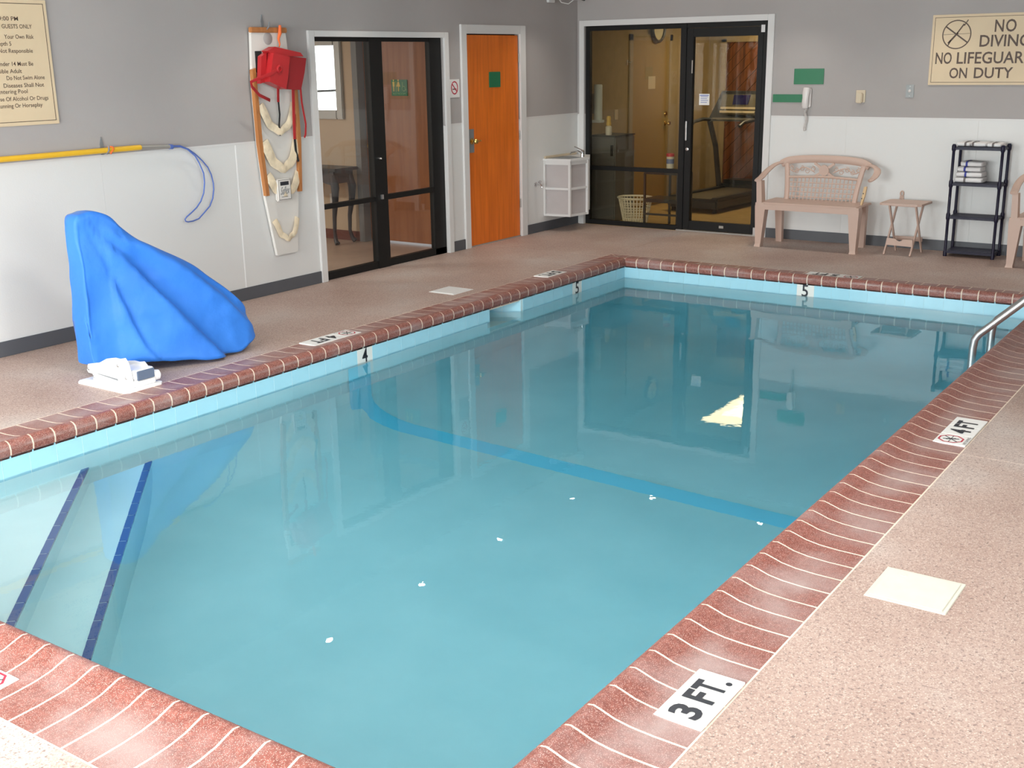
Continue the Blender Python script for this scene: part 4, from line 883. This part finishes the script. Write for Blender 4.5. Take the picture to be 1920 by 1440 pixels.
# security camera in the corner
sc = thing('security_camera', (.15, -.4, 2.38), 'white security camera bracket high in the room corner', 'camera')
G().box((.0, -.62, 2.372), (.03, -.50, 2.45), .004).build('wall_plate', 'trim_white', sc)
G().tube([(.02, -.56, 2.42), (.10, -.50, 2.41), (.16, -.42, 2.42)], .016, n=8).build('arm', 'trim_white', sc)
G().box((.12, -.44, 2.40), (.24, -.22, 2.47), .012).build('housing', 'trim_white', sc); G().lathe((.20, -.23, 2.425), [(.028, 0), (.028, .03), (.02, .034)], 14, (.4, .8, -.25)).build('lens', 'ink', sc)
G().tube([(.05, -.5, 2.44), (.07, -.44, 2.375), (.12, -.38, 2.36), (.16, -.34, 2.40)], .005, n=6).build('cable', 'trim_white', sc)

# ------------------------------------------------------------------ benches
def bez(P, n=5):
    P = [Vector(p_) for p_ in P]; out = []
    for i in range(len(P)-1):
        p0, p1, p2, p3 = P[max(i-1, 0)], P[i], P[i+1], P[min(i+2, len(P)-1)]
        for k_ in range(n):
            f_ = k_/n; out.append(.5*((2*p1)+(-p0+p2)*f_+(2*p0-5*p1+4*p2-p3)*f_*f_+(-p0+3*p1-3*p2+p3)*f_**3))
    out.append(P[-1]); return out
def bench(loc, lab, broken):
    t_ = thing('garden_bench', loc, lab, 'bench', 'pale pink plastic benches along the back wall'); B = 'bench_plastic'
    def L_(g, n, m=B, p_=None): return g.build(n, m, p_ or t_, local=True)
    L_(G().box((.01, .0, .415), (.98, .44, .435), .006), 'seat')
    L_(G().box((.05, -.004, .365), (.94, .012, .42), .005).box((.05, .40, .37), (.94, .415, .42), .004), 'apron')
    for sx_, xa in ((0, 0.0), (1, .985)):
        s_ = 1 if sx_ == 0 else -1
        top = .64 if not (broken and sx_) else .43
        g = G(); ww = .085
        g.frustum((xa+s_*.020, .035, 0), .052, .07, (xa+s_*.032, .045, .40), .105, .10)
        g.frustum((xa+s_*.018, .030, 0), .064, .085, (xa+s_*.019, .032, .03), .052, .07)
        g.frustum((xa+s_*.032, .045, .39), .10, .10, (xa+s_*.026, .04, .43), .085, .09)
        if top > .5: g.frustum((xa+s_*.022, .04, .42), .055, .09, (xa+s_*.012, .03, top), .05, .08)
        L_(g, 'leg')
        L_(G().frustum((xa+s_*.075, .43, 0), .06, .05, (xa+s_*.07, .40, .42), .075, .07), 'leg')
    def yb(z): return .36+(z-.43)*.22
    # back frame: uprights, top rail, cross rail
    for xa, xb in ((.155, .115), (.835, .885)):
        L_(G().tube(bez([(xa, yb(.42), .42), (xa+(xb-xa)*.2, yb(.55), .55), (xa+(xb-xa)*.6, yb(.68), .68), (xb, yb(.77), .775)]), .018, .026, n=8, hint=(0, 1, 0)), 'back_upright')
    L_(G().tube(bez([(.06, yb(.76), .77), (.14, yb(.80), .806), (.3, yb(.82), .823), (.5, yb(.83), .828), (.7, yb(.82), .823), (.86, yb(.80), .806), (.94, yb(.76), .77)]), .02, .038, n=10, hint=(0, 1, 0)), 'top_rail')
    L_(G().tube(bez([(.14, yb(.645), .645), (.5, yb(.655), .66), (.86, yb(.645), .645)]), .012, .012, n=8, hint=(0, 1, 0)), 'cross_rail')
    g = G()
    for i in range(1, 17):
        x_ = .165+i*(.83-.165)/17; g.tube([(x_, yb(.43), .43), (x_, yb(.65), .65)], .0035, .0055, n=4, hint=(0, 1, 0))
    for z_ in (.465, .51, .555, .60): g.tube([(.15, yb(z_), z_), (.84, yb(z_), z_)], .004, .0045, n=4, hint=(0, 1, 0))
    o_ = L_(g, 'lattice'); o_['kind'] = 'stuff'
    g = G()                                              # scroll work either side of a rosette
    for s_ in (-1, 1):
        for k_ in range(5):
            cx = .5+s_*(.115+k_*.055); cz = .722+.012*(-1)**k_
            g.tube([(cx+(.010+.016*t/9)*math.cos(t*.9*s_), yb(cz), cz+(.010+.018*t/9)*math.sin(t*.9)) for t in range(10)], .004, n=4, hint=(0, 1, 0))
        g.tube(bez([(.5+s_*.09, yb(.70), .70), (.5+s_*.2, yb(.74), .745), (.5+s_*.3, yb(.70), .70), (.5+s_*.37, yb(.74), .74)]), .005, n=4, hint=(0, 1, 0))
    o_ = L_(g, 'scroll_work'); o_['kind'] = 'stuff'
    g = G().lathe((.5, yb(.722)-.014, .722), [(.05, 0), (.052, .01), (.04, .022)], 16, (0, 1, 0))
    for a_ in (.6, -.6, PI-.6, PI+.6): g.obox((.5+.075*math.cos(a_), yb(.722), .722+.075*math.sin(a_)), (math.cos(a_), 0, math.sin(a_)), (0, 1, 0), (-math.sin(a_), 0, math.cos(a_)), .045, .008, .012)
    L_(g, 'rosette')
    arm = [(.08, yb(.77), .785), (.03, .41, .775), (-.005, .34, .745), (-.018, .22, .70), (-.012, .11, .665), (-.002, .02, .652), (.004, -.02, .642)]
    L_(G().tube(bez(arm), .014, .034, n=10, hint=(0, 0, 1)), 'armrest')
    if broken:
        arm2 = [(.92, yb(.77), .785), (.975, .42, .78), (1.02, .40, .755), (1.035, .36, .72), (1.025, .30, .68), (1.0, .25, .655)]
        L_(G().tube(bez(arm2), [.014]*26, [.034]*24+[.028, .012], n=10, hint=(0, 0, 1)), 'armrest')
        o_ = L_(G().prism([(.955, .25, .60), (.982, .25, .605), (.975, .235, .52), (.957, .215, .43), (.945, .20, .40), (.945, .215, .47)], (.0, .02, 0)), 'torn_bracket', 'bench_scar'); tag(o_, 'yellowed torn armrest bracket with dark holes')
        for a_, z_ in ((.962, .585), (.958, .54), (.952, .495)): G().lathe((a_, .2495 if z_ > .57 else .235 if z_ > .52 else .215, z_), [(.006, 0), (.006, .001)], 8, (0, -1, 0)).build('hole', 'ink', o_, local=True)
    else:
        L_(G().tube(bez([(1-p_[0], p_[1], p_[2]) for p_ in arm]), .014, .034, n=10, hint=(0, 0, 1)), 'armrest')
    return t_
bench((2.415, -.60, 0), 'pale pink plastic garden bench with a broken right armrest', True)
bench((4.755, -.63, 0), 'pale pink plastic bench cut by the right picture edge', False)
# ------------------------------------------------------------------ folding table
ft = thing('folding_table', (3.77, -.33, 0), 'small pale pink folding side table beside the broken bench', 'table')
G().prism([(3.575, -.50, .462), (3.60, -.515, .462), (3.92, -.515, .462), (3.955, -.49, .462), (3.965, -.19, .462), (3.93, -.165, .462), (3.61, -.165, .462), (3.575, -.19, .462)], (0, 0, .020)).build('table_top', 'bench_plastic', ft)
for x_ in (3.645, 3.885):
    G().obox((x_, -.33, .233), (0, .335, .46), (1, 0, 0), (0, .46, -.335), .285, .007, .013).build('leg', 'bench_plastic', ft)
    G().obox((x_+.016, -.33, .233), (0, -.30, .46), (1, 0, 0), (0, .46, .30), .275, .007, .013).build('leg', 'bench_plastic', ft)
sh = [(3.64, .09), (3.89, .085), (3.885, .15), (3.80, .15), (3.785, .135), (3.765, .128), (3.745, .135), (3.73, .15), (3.65, .155)]
G().prism([(a, -.455, b_) for a, b_ in sh], (0, .012, 0)).build('front_brace', 'bench_plastic', ft)
G().box((3.645, -.19, .10), (3.9, -.178, .14)).build('rear_brace', 'bench_plastic', ft); G().box((3.66, -.44, .448), (3.89, -.42, .462)).build('top_batten', 'bench_plastic', ft)
# ------------------------------------------------------------------ shelf unit
su = thing('shelf_unit', (4.35, -.18, 0), 'black four tier plastic shelf unit against the back wall', 'shelf')
px0, px1, py0, py1 = 4.143, 4.560, -.29, -.045
for x_ in (px0, px1):
    for y_ in (py0, py1):
        po = G().lathe((x_, y_, 0), [(.016, 0), (.018, .04), (.013, .05), (.013, .33), (.019, .345), (.019, .385), (.013, .40), (.013, .625), (.019, .64), (.019, .68), (.013, .70), (.013, .95), (.02, .965), (.02, 1.0), (.012, 1.015)], 12).build('post', 'shelf_plastic', su)
for z_ in (.03, .345, .645, .965):
    o_ = G().box((px0-.005, py0-.012, z_), (px1+.005, py1+.012, z_+.022), .004).build('shelf', 'shelf_plastic', su)
    q = G()
    for i in range(9): y_ = py0+.01+i*.0265; q.box((px0+.02, y_, z_+.022), (px1-.02, y_+.012, z_+.027))
    q.build('slat_ribs', 'shelf_plastic', o_)
def towel(x0, x1, y0, y1, z0, h_, lab, band, bx, nm='folded_towel', grp=None, roll=False):
    t_ = thing(nm, ((x0+x1)/2, (y0+y1)/2, z0), lab, 'towel', grp)
    g = G(); n = 20; cy_ = (y0+y1)/2; hy = (y1-y0)/2; vs = []; xs_ = [x0, x0+.008, x0+.03]+[x0+.03+(x1-x0-.06)*i/8 for i in range(1, 8)]+[x1-.03, x1-.008, x1]
    for x_ in xs_:
        e_ = .80 if x_ in (x0, x1) else .95 if x_ in (x0+.008, x1-.008) else 1
        for k_ in range(n):
            t = 2*PI*k_/n; c_, s_ = math.cos(t), math.sin(t); pw = .45
            yy = cy_+hy*e_*math.copysign(abs(c_)**pw, c_); zz = z0+h_/2+h_/2*e_*math.copysign(abs(s_)**.6, s_)
            if s_ > 0: zz += .004*noise.noise(Vector((x_*25, yy*20, z0*9)))
            vs.append((x_, yy, max(zz, z0+.001)))
    fs = [(i*n+k_, i*n+(k_+1) % n, (i+1)*n+(k_+1) % n, (i+1)*n+k_) for i in range(len(xs_)-1) for k_ in range(n)]+[tuple(range(n)), tuple(range((len(xs_)-1)*n, len(xs_)*n))]
    g.add(vs, fs, True).build('cloth', 'towel', t_)
    pts = []
    for k_ in range(n+1):
        t = 2*PI*k_/n; c_, s_ = math.cos(t), math.sin(t); pts.append((cy_+(hy+.0015)*math.copysign(abs(c_)**.45, c_), max(z0+.001, z0+h_/2+(h_/2+.004)*math.copysign(abs(s_)**.6, s_))))
    G().add([(bx+dx, a, b_) for a, b_ in pts for dx in (-.009, .009)], [(2*i, 2*i+1, 2*i+3, 2*i+2) for i in range(n)], True).build('stripe', band, t_)
    return t_
gt_ = 'folded towels stacked on the second tier'
for i, (x0, x1, dz) in enumerate(((4.163, 4.405, .048), (4.168, 4.40, .046), (4.175, 4.385, .044), (4.20, 4.39, .046))):
    z_ = .673+sum((.0495, .0475, .0455)[:i]) if i else .673
    towel(x0, x1, -.285+.008*i, -.07, z_, dz-.001, ('bottom', 'second lowest', 'second highest', 'topmost')[i]+' white striped towel in the stack on the second tier', 'towel_blue' if i else 'towel_grey', 4.245+.012*(i % 2)+.01*(i == 0), grp=gt_)
for i, (x0, x1, bx, bn) in enumerate(((4.155, 4.275, 4.235, 'towel_grey'), (4.28, 4.41, 4.30, 'towel_grey'), (4.415, 4.54, 4.47, 'towel_grey'))):
    towel(x0, x1, -.28, -.06, .993, .038-.003*(i == 2), ('leftmost', 'middle', 'rightmost')[i]+' flat white towel lying on top of the shelf unit', bn, bx, grp='folded towels on the top tier')
for i, (a, b_) in enumerate(((4.05, -7.25), (3.6, -11.5))):  # made-up housings for the added overhead fill, kept out of view
    t_ = thing('added_fill_panel', (a, b_, H), ('added fill light panel, out of view over the middle of the pool', 'added fill light panel, out of view over the near end of the room')[i], 'lamp')
    G().box((a-.62, b_-.32, H-.03), (a+.62, b_+.32, H-.0005), .004).build('housing', 'trim_white', t_)
# ------------------------------------------------------------------ ceiling spots
proto_l = thing('ceiling_spotlight', (0, 0, H), 'recessed ceiling spotlight', 'lamp', 'recessed ceiling spotlights round the pool')
G().lathe((0, 0, -.004), [(.045, .006), (.045, 0), (.030, 0), (.030, .006)], 20, cap=False).build('trim_ring', 'trim_white', proto_l, local=True)
G().lathe((0, 0, -.003), [(.0295, 0), (.0295, .002)], 20).build('lens', 'lamp_glow', proto_l, local=True)
spots = [(.555, y_) for y_ in (-.60, -2.42, -3.68, -4.93)]+[(x_, -.60) for x_ in (1.33, 2.60, 3.85, 5.1, 6.35)]
spots[0] = (.555, -1.02)
for i, (a, b_) in enumerate(spots):
    o_ = proto_l if i == 0 else copy_tree(proto_l); o_.location = (a, b_, H-.0005)
    sl = bpy.data.lights.new('spotlight_beam', 'SPOT'); sl.energy = 27; sl.spot_size = math.radians(105); sl.spot_blend = 1; sl.shadow_soft_size = .03; sl.color = (1, .93, .84)
    so_ = bpy.data.objects.new('spotlight_beam', sl); COL.objects.link(so_); so_.location = (a, b_, H-.03)
    wall_, k_ = ('left', i) if a < 1 else ('back', i-4)
    o_['label'] = 'recessed ceiling spotlight along the %s wall, %s from the far left corner' % (wall_, ('first', 'second', 'third', 'fourth', 'fifth', 'sixth', 'seventh', 'eighth', 'ninth')[k_]); o_['group'] = 'ceiling spotlights along the %s wall' % wall_
